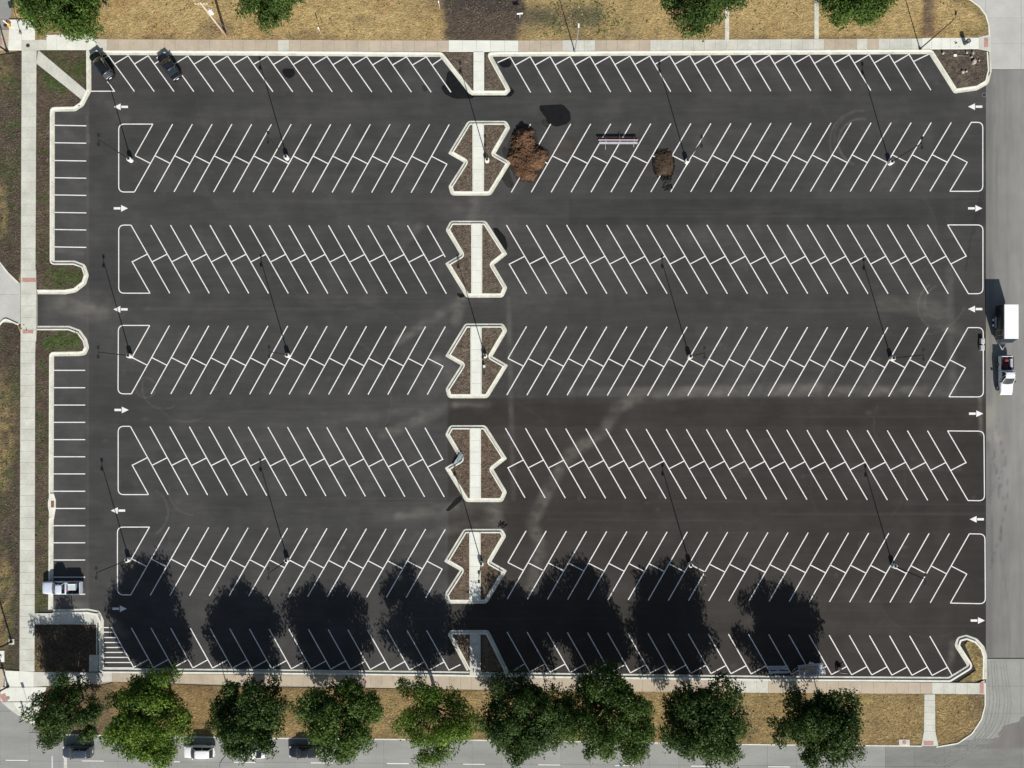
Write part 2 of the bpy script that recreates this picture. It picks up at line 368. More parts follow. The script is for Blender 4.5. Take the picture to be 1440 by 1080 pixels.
def asphalt_tone(x, y):
    n1 = vnoise(x, y * 3.2, 260, 5, 1); n2 = vnoise(x, y, 60, 4, 2); n3 = vnoise(x, y * 9, 150, 3, 3); n4 = vnoise(x, y, 14, 3, 4); n5 = vnoise(x * .35 + y * .2, y - x * .3, 7, 4, 5)
    L = .0445 * (.62 + .40 * n1 + .20 * n2 + .20 * n3)
    c = np.stack([L, L * .985, L * .965], 1)
    # later paving passes on the right half are browner
    br = sstep(628, 632, x) * sstep(558, 562, y); c = c * (1 - br[:, None]) + c * br[:, None] * np.array([.70, .635, .575])
    br = sstep(900, 1300, x) * sstep(600, 800, y) * .12; c = c * (1 - br[:, None])
    br = sstep(560, 900, x) * sstep(290, 470, y) * (1 - sstep(558, 562, y)) * .8; c = c * (1 - br[:, None]) + c * br[:, None] * np.array([.86, .835, .785])
    def mul(m, k):
        nonlocal c; c = c * (1 + (m * (k - 1)))[:, None]
    mot = vnoise(x, y, 26, 5, 6); mul(sstep(.5, .72, mot), 1.16); mul(1 - sstep(.28, .48, mot), .90)
    blk = vnoise(np.floor(x / 95) * 71.3, np.floor(y / 24) * 37.7, 50, 1, 7); mul(blk, 1.10)
    def dust(m, to=(.135, .128, .112)):
        nonlocal c; c = lerp_c(c, np.clip(m * 1.1 * (.35 + 1.3 * n5), 0, 1), to)
    mul(m_box(x, y, 800, 279, 1400, 316, 1.5), .80); mul(m_box(x, y, 628, 568, 1400, 600, 1.2), .88)
    mul(m_box(x, y, 1337, 600, 1400, 960, 1), .86); mul(m_box(x, y, 800, 460, 1340, 540, 8), 1.02)
    mul(m_box(x, y, 60, 150, 122, 860, 3), 1.2); mul(m_box(x, y, 122, 140, 125, 860, 1), 1.3)
    mul(m_box(x, y, 52, 413, 66, 459, 1), .92)
    for yy in (155, 196, 247, 333, 372, 424, 470, 520, 583, 640, 668, 730, 770): mul(m_box(x, y, 160, yy, 1385, yy + 1.5, 1.2) * n3, 1.10)
    for yy in (278, 303, 445, 557, 601, 705, 748): mul(m_box(x, y, 640, yy, 1340, yy + 1, .9), 1.22)
    for xx in (163, 628, 716, 1338): mul(m_box(x, y, xx, 270, xx + 1, 900, .9), 1.13)
    st = n4 * 1.5
    dust(m_box(x, y, 800, 544, 1340, 557, 3) * .28 * st)
    dust(m_seg(x, y, [(745, 830), (762, 770), (748, 735), (775, 680), (800, 640), (850, 606), (866, 575), (900, 556), (1000, 550), (1150, 545)], 13, .2) * .42 * st)
    dust(m_box(x, y, 636, 566, 690, 572, 4) * .55 * st)
    for a, b, w, k in (((625, 575), (540, 612), 12, .4), ((640, 570), (470, 590), 9, .25), ((650, 420), (560, 480), 10, .55), ((648, 428), (640, 452), 12, .5),
                       ((590, 318), (565, 345), 10, .3), ((668, 276), (665, 312), 12, .45), ((620, 284), (720, 318), 25, .18), ((616, 505), (640, 530), 16, .4),
                       ((690, 708), (700, 742), 18, .4), ((560, 725), (640, 712), 10, .4), ((700, 708), (530, 726), 22, .22), ((640, 860), (600, 800), 20, .12),
                       ((90, 425), (140, 440), 22, .5), ((78, 350), (115, 356), 7, .4), ((70, 430), (155, 425), 25, .22), ((78, 168), (120, 215), 9, .2),
                       ((140, 138), (175, 165), 14, .22), ((122, 165), (124, 200), 4, .4), ((1100, 545), (1300, 548), 9, .35), ((1378, 560), (1380, 610), 5, .6),
                       ((1290, 420), (1345, 470), 22, .3), ((1240, 425), (1330, 440), 16, .25), ((1335, 380), (1340, 550), 9, .3), ((1200, 655), (1350, 660), 6, .1),
                       ((1330, 100), (1383, 145), 14, .18), ((1320, 160), (1384, 165), 12, .12), ((560, 760), (700, 730), 12, .25), ((715, 420), (722, 700), 6, .3),
                       ((1340, 905), (1335, 950), 8, .28), ((120, 855), (60, 852), 10, .35), ((150, 870), (175, 890), 14, .35), ((80, 845), (120, 850), 8, .3)):
        dust(m_seg(x, y, [a, b], w, .1) * k * st)
    for (cx, cy, r, w, a0, a1, k) in ((1212, 200, 45, 1.6, 150, 275, .3), (1212, 200, 33, 2.2, 110, 280, .35), (1212, 196, 39, 1.2, 150, 275, .2), (205, 545, 14, 1.3, 20, 330, .3),
                                    (230, 545, 30, 1.2, 60, 200, .3), (262, 545, 48, 1.3, 60, 150, .22), (200, 720, 36, 1.4, 300, 60, .3), (272, 690, 34, 1.2, 90, 190, .28),
                                    (1325, 430, 34, 1.5, 120, 240, .32), (1325, 425, 24, 1.5, 100, 250, .28), (1300, 410, 60, 1.4, 20, 90, .2), (460, 560, 90, 1.3, 300, 30, .12)):
        dust(m_arc(x, y, cx, cy, r, w, a0, a1) * k)
    dust(m_ell(x, y, 792, 210, 16, 14, .6) * .35 * st, (.10, .072, .05))
    for k in range(220):
        px, py = RNG.uniform(130, 1380), RNG.uniform(80, 940)
        i = (np.abs(x - px) < 12) & (np.abs(y - py) < 12)
        if i.any():
            m = m_ell(x[i], y[i], px, py, RNG.uniform(1, 5), RNG.uniform(1, 4), .9) * RNG.uniform(.04, .22)
            c[i] = lerp_c(c[i], m, (.12, .115, .10) if RNG.random() < .6 else (.02, .02, .02))
    for k in range(46):
        cx, cy, rd = RNG.uniform(100, 1380), RNG.uniform(60, 960), RNG.uniform(25, 110); a0 = RNG.uniform(0, 360)
        i = (np.abs(x - cx) < rd + 3) & (np.abs(y - cy) < rd + 3)
        m = m_arc(x[i], y[i], cx, cy, rd, 1.3, a0, (a0 + RNG.uniform(30, 110))) * RNG.uniform(.04, .13)
        c[i] = lerp_c(c[i], m, (.125, .118, .105) if k % 3 else (.015, .015, .015))
    for k in range(70):
        x0, y0, ln = RNG.uniform(130, 1300), RNG.choice([150, 293, 435, 577, 718, 860]) + RNG.uniform(-20, 20), RNG.uniform(60, 400)
        i = (x > x0 - 4) & (x < x0 + ln + 4) & (np.abs(y - y0) < 6)
        m = m_seg(x[i], y[i], [(x0, y0), (x0 + ln, y0 + RNG.uniform(-2, 2))], RNG.uniform(1, 2.4)) * RNG.uniform(.03, .12)
        c[i] = lerp_c(c[i], m, (.12, .115, .10) if k % 2 else (.02, .02, .02))
    mul(m_seg(x, y, [(1380, 270), (1366, 330), (1358, 380)], 1.4), .7); mul(m_seg(x, y, [(1384, 270), (1370, 330)], 1.2), .7)
    mul(m_ell(x, y, 408, 132, 7, 4, .5), .8); mul(m_ell(x, y, 178, 684, 10, 8, .4), .8); mul(m_ell(x, y, 330, 684, 10, 6, .5), .85)
    return c
am = grid_mesh('parking_lot', 50, 68, 1386.5, 962, 1.9, 0.0); tone_attr(am, asphalt_tone)
lot = put('parking_lot', am, 'asphalt', None, 'structure')

def poly_sheet(name, pts, z, mat, parent=None, kind=None):
    P = [W(x, y, z) for x, y in pts]
    area = sum(P[i].x * P[(i + 1) % len(P)].y - P[(i + 1) % len(P)].x * P[i].y for i in range(len(P)))
    if area < 0: P = P[::-1]
    return put(name, mesh(name, P, [tuple(range(len(P)))]), mat, parent, kind)
def wobble(pts, amp=1.0, sub=4, seed=1):
    r = random.Random(seed); q = round_path(pts, True, 6, sub)
    return [(x + r.uniform(-amp, amp), y + r.uniform(-amp, amp)) for x, y in q]
def wet(name, pts, mat='wet_asphalt', z=.003, amp=.5, seed=1):
    o = poly_sheet(name, wobble(pts, amp, 4, seed), z, mat, lot); o['kind'] = 'stuff' if False else 'structure'; del o['kind']; return o
wet('wet_patch', [(758, 148), (792, 147), (802, 158), (803, 168), (795, 175), (782, 178), (770, 174), (767, 165), (759, 155)], seed=2)
wet('wet_patch', [(762, 167), (770, 168), (774, 178), (768, 180), (762, 174)], 'damp_asphalt', .002, seed=3)
wet('wet_patch', [(630, 98), (645, 103), (662, 130), (668, 138), (640, 139), (625, 132), (620, 122), (626, 118)], seed=4)
wet('wet_patch', [(701, 88), (714, 80), (720, 88), (718, 93), (710, 96), (702, 92)], seed=5)
wet('wet_patch', [(709, 114), (722, 126), (724, 130), (718, 136), (664, 136), (664, 133.6), (710, 133), (715, 128)], seed=6, amp=.2)
wet('wet_patch', [(397, 98), (403, 96), (415, 98), (415, 106), (407, 111), (401, 108), (397, 103)], seed=7)
wet('wet_patch', [(594, 119), (599, 121), (603, 128), (594, 129)], 'damp_asphalt', seed=8)
wet('wet_patch', [(693, 320), (700, 321), (710, 332), (714, 345), (713, 352), (708, 350), (696, 330)], seed=9)
wet('wet_patch', [(641, 412), (653, 413), (654, 418), (646, 419)], seed=10)
wet('wet_patch', [(626, 718), (642, 700), (649, 697), (650, 703), (632, 719)], seed=11)
wet('wet_patch', [(760, 595), (772, 595), (772, 598), (760, 598)], 'damp_asphalt', seed=12, amp=.3)
wet('wet_patch', [(1380, 134), (1384, 131), (1387, 133), (1385, 136), (1382, 137)], 'wet_asphalt', seed=14, amp=.1)
wet('wet_patch', [(916, 217), (925, 209), (939, 209), (948.5, 217), (949, 232), (946, 247), (942, 252), (926, 252), (919, 242), (917, 228)], seed=16)
wet('wet_patch', [(714, 205), (722, 180), (740, 176), (754, 182), (757, 200), (773, 212), (768, 236), (757, 250), (750, 258), (728, 254), (719, 240), (708, 222)], 'damp_asphalt', seed=17)
wet('wet_patch', [(704, 208), (712, 205), (716, 240), (724, 262), (716, 266), (704, 250), (712, 232)], 'damp_asphalt', .002, seed=15)

# ---- painted markings: every stall line its own part of the lot
LW = .152
def stroke(name, a, b, w=LW, z=.007, mat='white_paint', parent=lot):
    A, B = W(*a), W(*b); d = (B - A).normalized(); n = Vector((-d.y, d.x, 0)) * w / 2
    zz = Vector((0, 0, z)); j = random.uniform(-.012, .012); n = n * (1 + j * 3)
    return put(name, mesh(name, [A - n + zz, B - n + zz, B + n + zz, A + n + zz], [(0, 1, 2, 3)]), mat, parent)
def lerp(a, b, t): return a + (b - a) * t
def pt(a, b, t): return (lerp(a[0], b[0], t), lerp(a[1], b[1], t))
def double_row(kind, tx0, tx1, bx0, bx1, yt0, yt1, yb0, yb1, n, cut=0.0):
    """n virtual lines; for '/' the first is upper half only and the last lower half only, for '\\' the reverse"""
    L = []
    for i in range(n):
        t = i / (n - 1); L.append(((lerp(tx0, tx1, t), lerp(yt0, yt1, t)), (lerp(bx0, bx1, t), lerp(yb0, yb1, t))))
    up, lo = .455, .578
    for i, (a, b) in enumerate(L):
        if kind == '/':
            if i == 0: stroke('stall_line', a, pt(a, b, up + .01))
            elif i == n - 1: stroke('stall_line', pt(a, b, lo), b)
            else: stroke('stall_line', a, b)
            if i < n - 1: stroke('stall_end_line', pt(a, b, up + .012), pt(*L[i + 1], lo + .003), z=.0105)
        else:
            if i == 0: stroke('stall_line', pt(a, b, .562 - cut), b)
            elif i == n - 1: stroke('stall_line', a, pt(a, b, .463))
            else: stroke('stall_line', a, b)
            if i < n - 1: stroke('stall_end_line', pt(a, b, .570 - cut), pt(*L[i + 1], .455 - cut), z=.0105)
double_row('/', 215, 659.6, 161.5, 606, 174.5, 175, 269.5, 271, 17)
double_row('/', 746.2, 1394, 691, 1335.8, 174.5, 172, 270.5, 268.8, 24)
double_row('\\', 156.5, 600.8, 211, 655.5, 316.5, 317, 412.3, 413, 17, .03)
double_row('\\', 684, 1332.5, 740.5, 1390, 316.5, 316, 413, 413, 24)
double_row('/', 210.5, 654, 157, 600.8, 457.8, 459.3, 553.8, 555, 17)
double_row('/', 740.5, 1389.5, 684.5, 1334.4, 459, 460.8, 555.3, 558, 24)
double_row('\\', 155.8, 597.6, 208.8, 652.5, 599.5, 601.5, 695.5, 699, 17)
double_row('\\', 682.5, 1332.5, 738.3, 1389.5, 602, 605.8, 700, 704, 24)
double_row('/', 210.3, 654, 156, 598.7, 741, 744.5, 836.6, 840.5, 17)
double_row('/', 739.8, 1391.6, 685, 1336.4, 746.5, 750.6, 842, 848, 24)
def single_row(tx0, tx1, bx0, bx1, yt0, yt1, yb0, yb1, n, ends_at):
    L = [((lerp(tx0, tx1, i / (n - 1)), lerp(yt0, yt1, i / (n - 1))), (lerp(bx0, bx1, i / (n - 1)), lerp(yb0, yb1, i / (n - 1)))) for i in range(n)]
    for i, (a, b) in enumerate(L):
        stroke('stall_line', a, b)
        if i < n - 1:
            if ends_at == 'top': stroke('stall_end_line', L[i + 1][0], pt(a, b, .235), z=.0105)
            else: stroke('stall_end_line', b, pt(*L[i + 1], .79), z=.0105)
    return L
L = single_row(124.5, 599.5, 161.2, 634.2, 78, 80, 128.5, 129.6, 18, 'top')
stroke('stall_end_line', (622.5, 81.5), pt(*L[-1], .235), z=.0105)
stroke('stall_end_line', (128, 128.3), (161.5, 128.3), z=.0105)
L = single_row(717.5, 1278.3, 746.2, 1309, 80, 76.5, 130, 126.8, 21, 'top')
stroke('stall_end_line', (1306, 76.3), pt(*L[-1], .2), z=.0105); stroke('stall_end_line', L[0][0], (699.6, 88), z=.0105)
L = single_row(157, 600, 188, 631.3, 882.6, 886.5, 938.5, 942.5, 17, 'bottom')
stroke('stall_end_line', L[-1][1], (647.5, 934.5), z=.0105)
L = single_row(713, 1307.5, 745, 1339, 888.6, 894.5, 945, 950, 22, 'bottom')
stroke('stall_end_line', (721, 944), pt(*L[0], .79), z=.0105)
for k, y in enumerate((176.5, 201, 226, 250.2, 274.4, 299, 323, 347.5)): stroke('stall_line', (77, y - .3), (121.3, y + .4))
for k, y in enumerate((520.8, 545.2, 569.6, 593.9, 618.2, 642.3, 666.4, 690.8, 715, 739.2, 763.3, 787.5, 811.6, 835.6)): stroke('stall_line', (75.3, y), (119.8, y))
for y in (882.5, 889, 896.5, 903.5, 910.5, 917.4, 924.4, 931.6): stroke('hatch_line', (146, y), (157.5 + (y - 882.5) * .553, y), z=.0105)
stroke('hatch_line', (146, 939.2), (188, 939.2), z=.0105)
def outline(pts, rads, closed=False):
    p = round_path(pts, closed, rads, 6)
    band('end_marking', p, -.65, .65, .004, .0125, closed, 'white_paint', lot)
outline([(215.3, 174.5), (167, 174.5), (167, 270), (189, 270)], 8)
outline([(184, 316.5), (167, 316.5), (167, 412.3), (211.3, 412.3)], 8)
outline([(210.5, 457.6), (166.5, 457.6), (166, 553.8), (185, 553.8)], 8)
outline([(183, 599.5), (166.2, 599.5), (166.2, 695.5), (209, 695.5)], 8)
outline([(210.5, 741.2), (165.2, 741.2), (165.2, 836.6), (184, 836.6)], [0, 8, 13, 0])
outline([(1365.6, 172), (1382, 172), (1382, 269), (1335.5, 269)], 8)
outline([(1332.3, 316.3), (1382.2, 316.3), (1382.2, 413), (1361.5, 413)], 8)
outline([(1361.5, 460.7), (1382.6, 460.7), (1382.8, 558.2), (1334.2, 558)], 8)
outline([(1332.3, 606), (1383.6, 606.3), (1384.4, 704.2), (1361, 703.8)], 8)
outline([(1363.2, 750.6), (1385, 751), (1385.6, 849), (1336.3, 848)], 8)
def arrow(x, y, d):
    s = 1 if d == 'r' else -1
    bm = bmesh.new()
    def poly(pp): bm.faces.new([bm.verts.new(W(x + s * a, y + b, .0085)) for a, b in pp])
    poly([(10, 0), (.3, -4.6), (.3, 4.6)]); poly([(-.6, -1.6), (-10, -1.6), (-10, 1.6), (-.6, 1.6)])
    put('arrow_marking', bm_mesh('arrow', bm), 'white_paint', lot)
for a in ((170, 150.3, 'l'), (170, 293, 'r'), (169.5, 435, 'l'), (171, 576.5, 'r'), (166, 718, 'l'), (168.3, 856, 'r'),
          (1371.3, 150, 'l'), (1371.3, 293, 'r'), (1371.3, 434.6, 'l'), (1372.6, 581.7, 'r'), (1373.6, 730.2, 'l'), (1375, 872.6, 'r')): arrow(*a)

# ------------------------------------------------------------------ tone painters for soil, lawn and roads
def soil_tone(x, y):
    n = vnoise(x, y, 30, 5, 11); L = .6 + .8 * n
    c = np.stack([.098 * L, .074 * L, .055 * L], 1)
    g = sstep(.55, .75, vnoise(x, y, 24, 4, 12)) * .5
    gz = (m_ell(x, y, 88, 100, 42, 34, .5) + m_ell(x, y, 100, 392, 24, 14, .5) + 1.2 * m_ell(x, y, 90, 482, 30, 12, .4) + m_ell(x, y, 60, 845, 8, 20, .5))
    g = np.clip(gz * (sstep(.3, .7, vnoise(x, y, 10, 5, 13)) * .95), 0, .85) + g * .35
    c = lerp_c(c, np.clip(g, 0, 1), (.056, .084, .024)); return c
def island_tone(x, y):
    n = vnoise(x, y, 9, 4, 14); L = .75 + .9 * n
    c = np.stack([.115 * L, .092 * L, .070 * L], 1)
    b = sstep(560, 600, y) * (.4 + .6 * vnoise(x, y, 6, 3, 15)); return lerp_c(c, np.clip(b * .5, 0, 1), (.15, .098, .065))
def westlawn_tone(x, y):
    n = vnoise(x, y, 34, 5, 16); n2 = vnoise(x, y, 9, 4, 17); L = .6 + .8 * n2
    c = np.stack([.080 * L, .064 * L, .049 * L], 1)
    dry = np.clip((m_ell(x, y, 4, 590, 20, 60, .5) + m_ell(x, y, 2, 640, 14, 60, .5) + m_ell(x, y, 0, 300, 10, 40, .5) + m_ell(x, y, 4, 880, 12, 34, .4) + m_ell(x, y, 2, 820, 14, 40, .5)
                   + .5 * m_ell(x, y, 6, 100, 12, 30, .6)) * (.4 + 1.1 * n), 0, .9)
    dry = np.clip(dry * (sstep(.35, .6, vnoise(x, y, 8, 5, 19)) + .15), 0, .85); dry = np.maximum(dry, sstep(10, -60, x) * .8)
    c = lerp_c(c, dry, (.27, .205, .095)); g = sstep(.5, .72, vnoise(x, y, 40, 4, 18)) * .35
    return lerp_c(c, g, (.07, .085, .03))
def north_tone(x, y):
    n = vnoise(x, y, 22, 5, 21); n2 = vnoise(x, y, 5, 4, 22); L = .72 + .36 * n + .25 * n2
    c = np.stack([.40 * L, .295 * L, .135 * L], 1)
    c = lerp_c(c, sstep(.52, .72, vnoise(x, y, 45, 5, 23)) * .35, (.30, .17, .07))
    d = m_box(x + 22 * (n - .5), y, 624, -200, 733, 60, 5) * (.82 + .2 * n2) + m_box(x, y, 735, 8, 850, 40, 10) * (.9 * n + .35) + m_box(x, y, 600, -60, 735, 12, 12) * .5
    d = np.clip(d, 0, 1); c = lerp_c(c, d, (.070, .058, .050))
    c = lerp_c(c, np.clip(m_box(x, y, 735, -40, 900, 58, 14) * (n - .25) * 1.3, 0, .7), (.16, .15, .075))
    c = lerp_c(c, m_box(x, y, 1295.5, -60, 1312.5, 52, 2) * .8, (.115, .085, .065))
    e = np.clip(m_arc(x, y, 1340, 50, 52, 11, 270, 360) * .8 + m_ell(x, y, 1375, 45, 24, 7, .5) * .7, 0, 1); c = lerp_c(c, e * (.4 + .6 * n), (.14, .125, .055))
    c = lerp_c(c, m_box(x, y, 135, 48, 1400, 60, 3) * np.clip(vnoise(x, y, 26, 4, 24) - .35, 0, 1) * 1.5, (.12, .08, .055))
    c = lerp_c(c, np.clip(m_ell(x, y, 305, 40, 22, 10, .6) + m_ell(x, y, 430, 45, 14, 3, .5) + m_ell(x, y, 510, 28, 14, 6, .9) * .6 + m_ell(x, y, 90, 45, 55, 10, .4) * .7 + m_ell(x, y, 590, 10, 24, 10, .8) * .5, 0, 1) * (.3 + .6 * n), (.10, .07, .05))
    return c
def south_tone(x, y):
    n = vnoise(x, y, 22, 5, 31); n2 = vnoise(x, y, 5, 4, 32); L = .7 + .36 * n + .3 * n2
    c = np.stack([.255 * L, .185 * L, .085 * L], 1)
    c = lerp_c(c, sstep(.48, .7, vnoise(x, y, 40, 5, 33)) * .45, (.15, .095, .045))
    c = lerp_c(c, sstep(.5, .7, vnoise(x, y, 30, 5, 34)) * .5 * sstep(560, 800, x), (.30, .235, .105))
    edge = m_box(x, y, 100, 960, 1400, 972, 3) * .5; c = lerp_c(c, edge * n * 1.2, (.12, .075, .05))
    c = lerp_c(c, np.clip(m_ell(x, y, 1372, 985, 12, 26, .6) * .6 + m_box(x, y, 60, 964, 160, 1034, 6) * .75 + m_seg(x, y, [(540, 1012), (700, 1010)], 5) * .5 + m_seg(x, y, [(1205, 1012), (1240, 1016)], 3) * .5, 0, 1), (.12, .09, .06))
    return c
def road_tone(x, y):
    n = vnoise(x * 2.4, y, 120, 5, 41); n2 = vnoise(x, y, 14, 4, 42); L = .20 * (.78 + .3 * n + .16 * n2)
    c = np.stack([L, L * .995, L * .945], 1)
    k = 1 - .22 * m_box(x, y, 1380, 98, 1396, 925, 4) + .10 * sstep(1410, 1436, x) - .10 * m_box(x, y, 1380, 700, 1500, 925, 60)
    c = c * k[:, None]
    for x0, y0, x1, y1, w, a in ((1398, 120, 1400, 400, 1.2, .14), (1412, 100, 1418, 440, 2, .08), (1395, 610, 1408, 760, .8, .35), (1402, 600, 1418, 690, .7, .3), (1418, 690, 1392, 800, .8, .3), (1394, 640, 1414, 720, .7, .3),
                                 (1390, 620, 1394, 860, 1.4, .22), (1408, 780, 1420, 920, 2.5, .12), (1430, 560, 1434, 900, 3, .08), (1415, 640, 1390, 700, .8, .25)):
        c = lerp_c(c, m_seg(x, y, [(x0, y0), ((x0 + x1) / 2 + 3, (y0 + y1) / 2), (x1, y1)], w) * a, (.045, .045, .045))
    c = lerp_c(c, m_ell(x, y, 1391, 585, 8, 18, .6) * .5, (.30, .28, .22)); c = lerp_c(c, m_ell(x, y, 1400, 615, 12, 6, .8) * .3, (.33, .31, .25))
    c = lerp_c(c, m_ell(x, y, 1407, 555, 8, 12, .7) * .3, (.16, .17, .10)); c = lerp_c(c, m_ell(x, y, 1385, 480, 6, 26, .5) * .5, (.26, .24, .17))
    return c

# ------------------------------------------------------------------ streets
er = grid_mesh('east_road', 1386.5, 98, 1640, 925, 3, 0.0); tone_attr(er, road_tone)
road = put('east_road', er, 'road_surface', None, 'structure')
def slab_quad(name, q, z0, z1, mat, parent, gap=.012):
    P = [W(*p) for p in q]; c = sum(P, Vector()) / 4
    area = sum(P[i].x * P[(i + 1) % 4].y - P[(i + 1) % 4].x * P[i].y for i in range(4))
    if area < 0: P = P[::-1]
    Q = []
    for i, p in enumerate(P):
        a = (P[i - 1] - p).normalized(); b = (P[(i + 1) % 4] - p).normalized(); Q.append(p + (a + b) * gap)
    dz = random.uniform(-.004, .004)
    v = [(p.x, p.y, z1 + dz) for p in Q] + [(p.x, p.y, z0) for p in Q]
    f = [(0, 1, 2, 3)] + [(i, i + 4, (i + 1) % 4 + 4, (i + 1) % 4) for i in range(4)]
    return put(name, mesh(name, v, f), mat, parent)
def slab_run(parent, L0, L1, R0, R1, n, mat, z1=.12, z0=-.03, name='slab', gap=.012):
    """strip of n slabs between the edge L0-L1 and the edge R0-R1"""
    for i in range(n):
        a, b = i / n, (i + 1) / n
        slab_quad(name, [pt(L0, L1, a), pt(L0, L1, b), pt(R0, R1, b), pt(R0, R1, a)], z0, z1, mat(i) if callable(mat) else mat, parent, gap)
st = poly_sheet('south_street', [(-260, 985), (5, 985), (50, 1022), (60, 1032), (1300, 1047), (1388, 1000), (1388, 925), (1640, 925), (1640, 1260), (-260, 1260)], -.035, 'joint_filler', None, 'structure')
ys = [1032, 1070, 1120, 1170]
for r in range(3):
    for i in range(-4, 36):
        x0, x1 = i * 41.5, (i + 1) * 41.5
        if x0 > 1380: continue
        f = lambda x, y: (x, y + (x / 1440) * 9 + (2 if r == 0 and False else 0))
        y0, y1 = (ys[r] if r else (1030 if x0 > 40 else 1000)), ys[r + 1]
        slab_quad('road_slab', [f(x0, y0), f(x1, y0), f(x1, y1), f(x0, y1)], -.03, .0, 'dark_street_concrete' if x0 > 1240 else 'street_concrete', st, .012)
for i in range(-4, 2): slab_quad('road_slab', [(i * 41.5, 960), ((i + 1) * 41.5, 960), ((i + 1) * 41.5, 1000), (i * 41.5, 1000)], -.03, -.002, 'street_concrete', st, .012)
for r in range(6):
    for i in range(5):
        if r == 0: y0, y1 = 926.5, 965
        else: y0, y1 = 965 + (r - 1) * 38, 965 + r * 38
        x0, x1 = 1336 + i * 50, 1386 + i * 50
        if r < 1 and i == 0: x0, x1 = 1386.5, 1387.5; continue
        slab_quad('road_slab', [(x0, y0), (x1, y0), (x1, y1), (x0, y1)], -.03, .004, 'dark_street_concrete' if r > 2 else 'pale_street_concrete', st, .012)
nst = poly_sheet('north_street', [(1320, -150), (1640, -150), (1640, 98), (1386.5, 98), (1386.5, 60), (1340, -40)], -.035, 'joint_filler', None, 'structure')
for r in range(7):
    for i in range(6):
        x0 = 1336 + i * 50; y1 = 97 - r * 36
        slab_quad('road_slab', [(x0, y1 - 36), (x0 + 50, y1 - 36), (x0 + 50, y1), (x0, y1)], -.03, .002, 'bright_street_concrete', nst, .015)
wst = poly_sheet('west_street', [(-260, -150), (16, -150), (16, 22), (6, 34), (0, 60), (-260, 60)], .0, 'street_concrete', None, 'structure')
# ragged tree shadow painted as a darker sheet at the south-east corner; tyre marks
def dark_tone(x, y):
    n = vnoise(x, y, 20, 4, 51); L = .155 * (.75 + .5 * n); return np.stack([L, L * .96, L * .9], 1)
rr = random.Random(5)
ap = [(1386, 1047), (1399, 1044), (1396, 1039), (1405, 1036), (1403, 1031), (1410, 1026), (1411, 1021), (1425, 1017), (1433, 1015), (1436, 1009), (1442, 1006), (1500, 985), (1640, 950), (1640, 1051), (1440, 1052), (1380, 1053), (1340, 1051), (1345, 1048)]
ground_poly('painted_tree_shadow', ap, .010, 8, dark_tone, 'road_surface', None, 'structure')
def tyre_track(pts, w=.12, z=.013, mat='damp_asphalt', parent=st):
    p = round_path(pts, False, 60, 8); band('tyre_mark', p, -w * PPM / 2, w * PPM / 2, z - .003, z, False, mat, parent)
mat_surface('tyre_rubber_mark', (.235, .235, .22), rough=.9, vary=((1.5, 5, .7, 1.3),), bmp=None)
for k in range(7):
    o = k * 5.6 + rr.uniform(-1, 1)
    tyre_track([(1389 + o * .75, 930), (1392 + o * .9, 985), (1386 + o, 1020), (1362 + o, 1047 - .2 * k), (1300 + o, 1073 + k)], rr.uniform(.06, .13), .0135 + k * .0006, 'tyre_rubber_mark')
stroke('joint_line', (1386.5, 925.6), (1640, 925.6), .1, .011, 'cast_iron', road)
for x in (8, 115, 222, 329, 437, 544, 651, 757, 865, 972, 1080): stroke('lane_dash', (x, 1069 + x * .0085), (x + 31, 1069.3 + x * .0085), .13, .008, 'white_paint', st)
stroke('stop_line', (73.5, 1063), (73.5, 1120), .22, .008, 'worn_paint', st); stroke('stop_line', (92, 1063), (92, 1120), .5, .008, 'worn_paint', st)

# ------------------------------------------------------------------ lawns and soil beds
north = ground_poly('north_lawn', [(135, -150), (135, 56), (632, 58), (720, 58.5), (1080, 56.5), (1296, 55), (1372, 54), (1390, 49), (1389, 36), (1385, 22), (1376, 10), (1364, 1), (1352, -4), (1330, -20), (1320, -150)], .09, 6, north_tone, 'ground', None, 'structure', .03)
ground_poly('north_west_lawn', [(16, -150), (134.4, -150), (134.4, 52), (124, 48), (68, 49), (62, 56), (50, 62), (44, 45), (40, 28), (20, 22)], .088, 6, north_tone, 'ground', None, 'structure', .03)
band('lawn_curb', round_path([(1320, -150), (1330, -20), (1352, -4), (1364, 1), (1376, 10), (1385, 22), (1389, 36), (1390, 52)], False, 10), -.2, 1.5, -.03, .13, False, 'curb_concrete', north)
south = ground_poly('south_lawn', [(66, 965.5), (145, 963), (160, 959), (360, 966), (720, 970.5), (1080, 973.7), (1299, 975.5), (1299, 1010), (1296, 1047), (1150, 1047.5), (720, 1040), (360, 1036.5), (150, 1033), (60, 1031), (44, 1010), (58, 985)], .09, 6, south_tone, 'ground', None, 'structure', .03)
band('lawn_curb', [(60, 1031), (150, 1033), (360, 1036.5), (720, 1040), (1080, 1046), (1296, 1048)], -.1, -1.5, -.03, .12, False, 'curb_concrete', south)
ground_poly('south_east_lawn', round_path([(1315, 975.5), (1383, 976), (1383, 992), (1378, 1010), (1365, 1030), (1345, 1043), (1318, 1048), (1315, 1020)], True, 3), .09, 5, south_tone, 'ground', None, 'structure', .03)
band('lawn_curb', round_path([(1384, 960), (1384, 992), (1379, 1011), (1366, 1031), (1346, 1044.5), (1316, 1049.5)], False, 14), -.2, 1.4, -.03, .13, False, 'curb_concrete', south)
west = ground_poly('west_lawn', [(-260, 60), (0, 78), (31, 73), (30, 380), (25, 396), (12, 384), (0, 369), (-60, 300), (-260, 290)], .09, 6, westlawn_tone, 'ground', None, 'structure', .03)
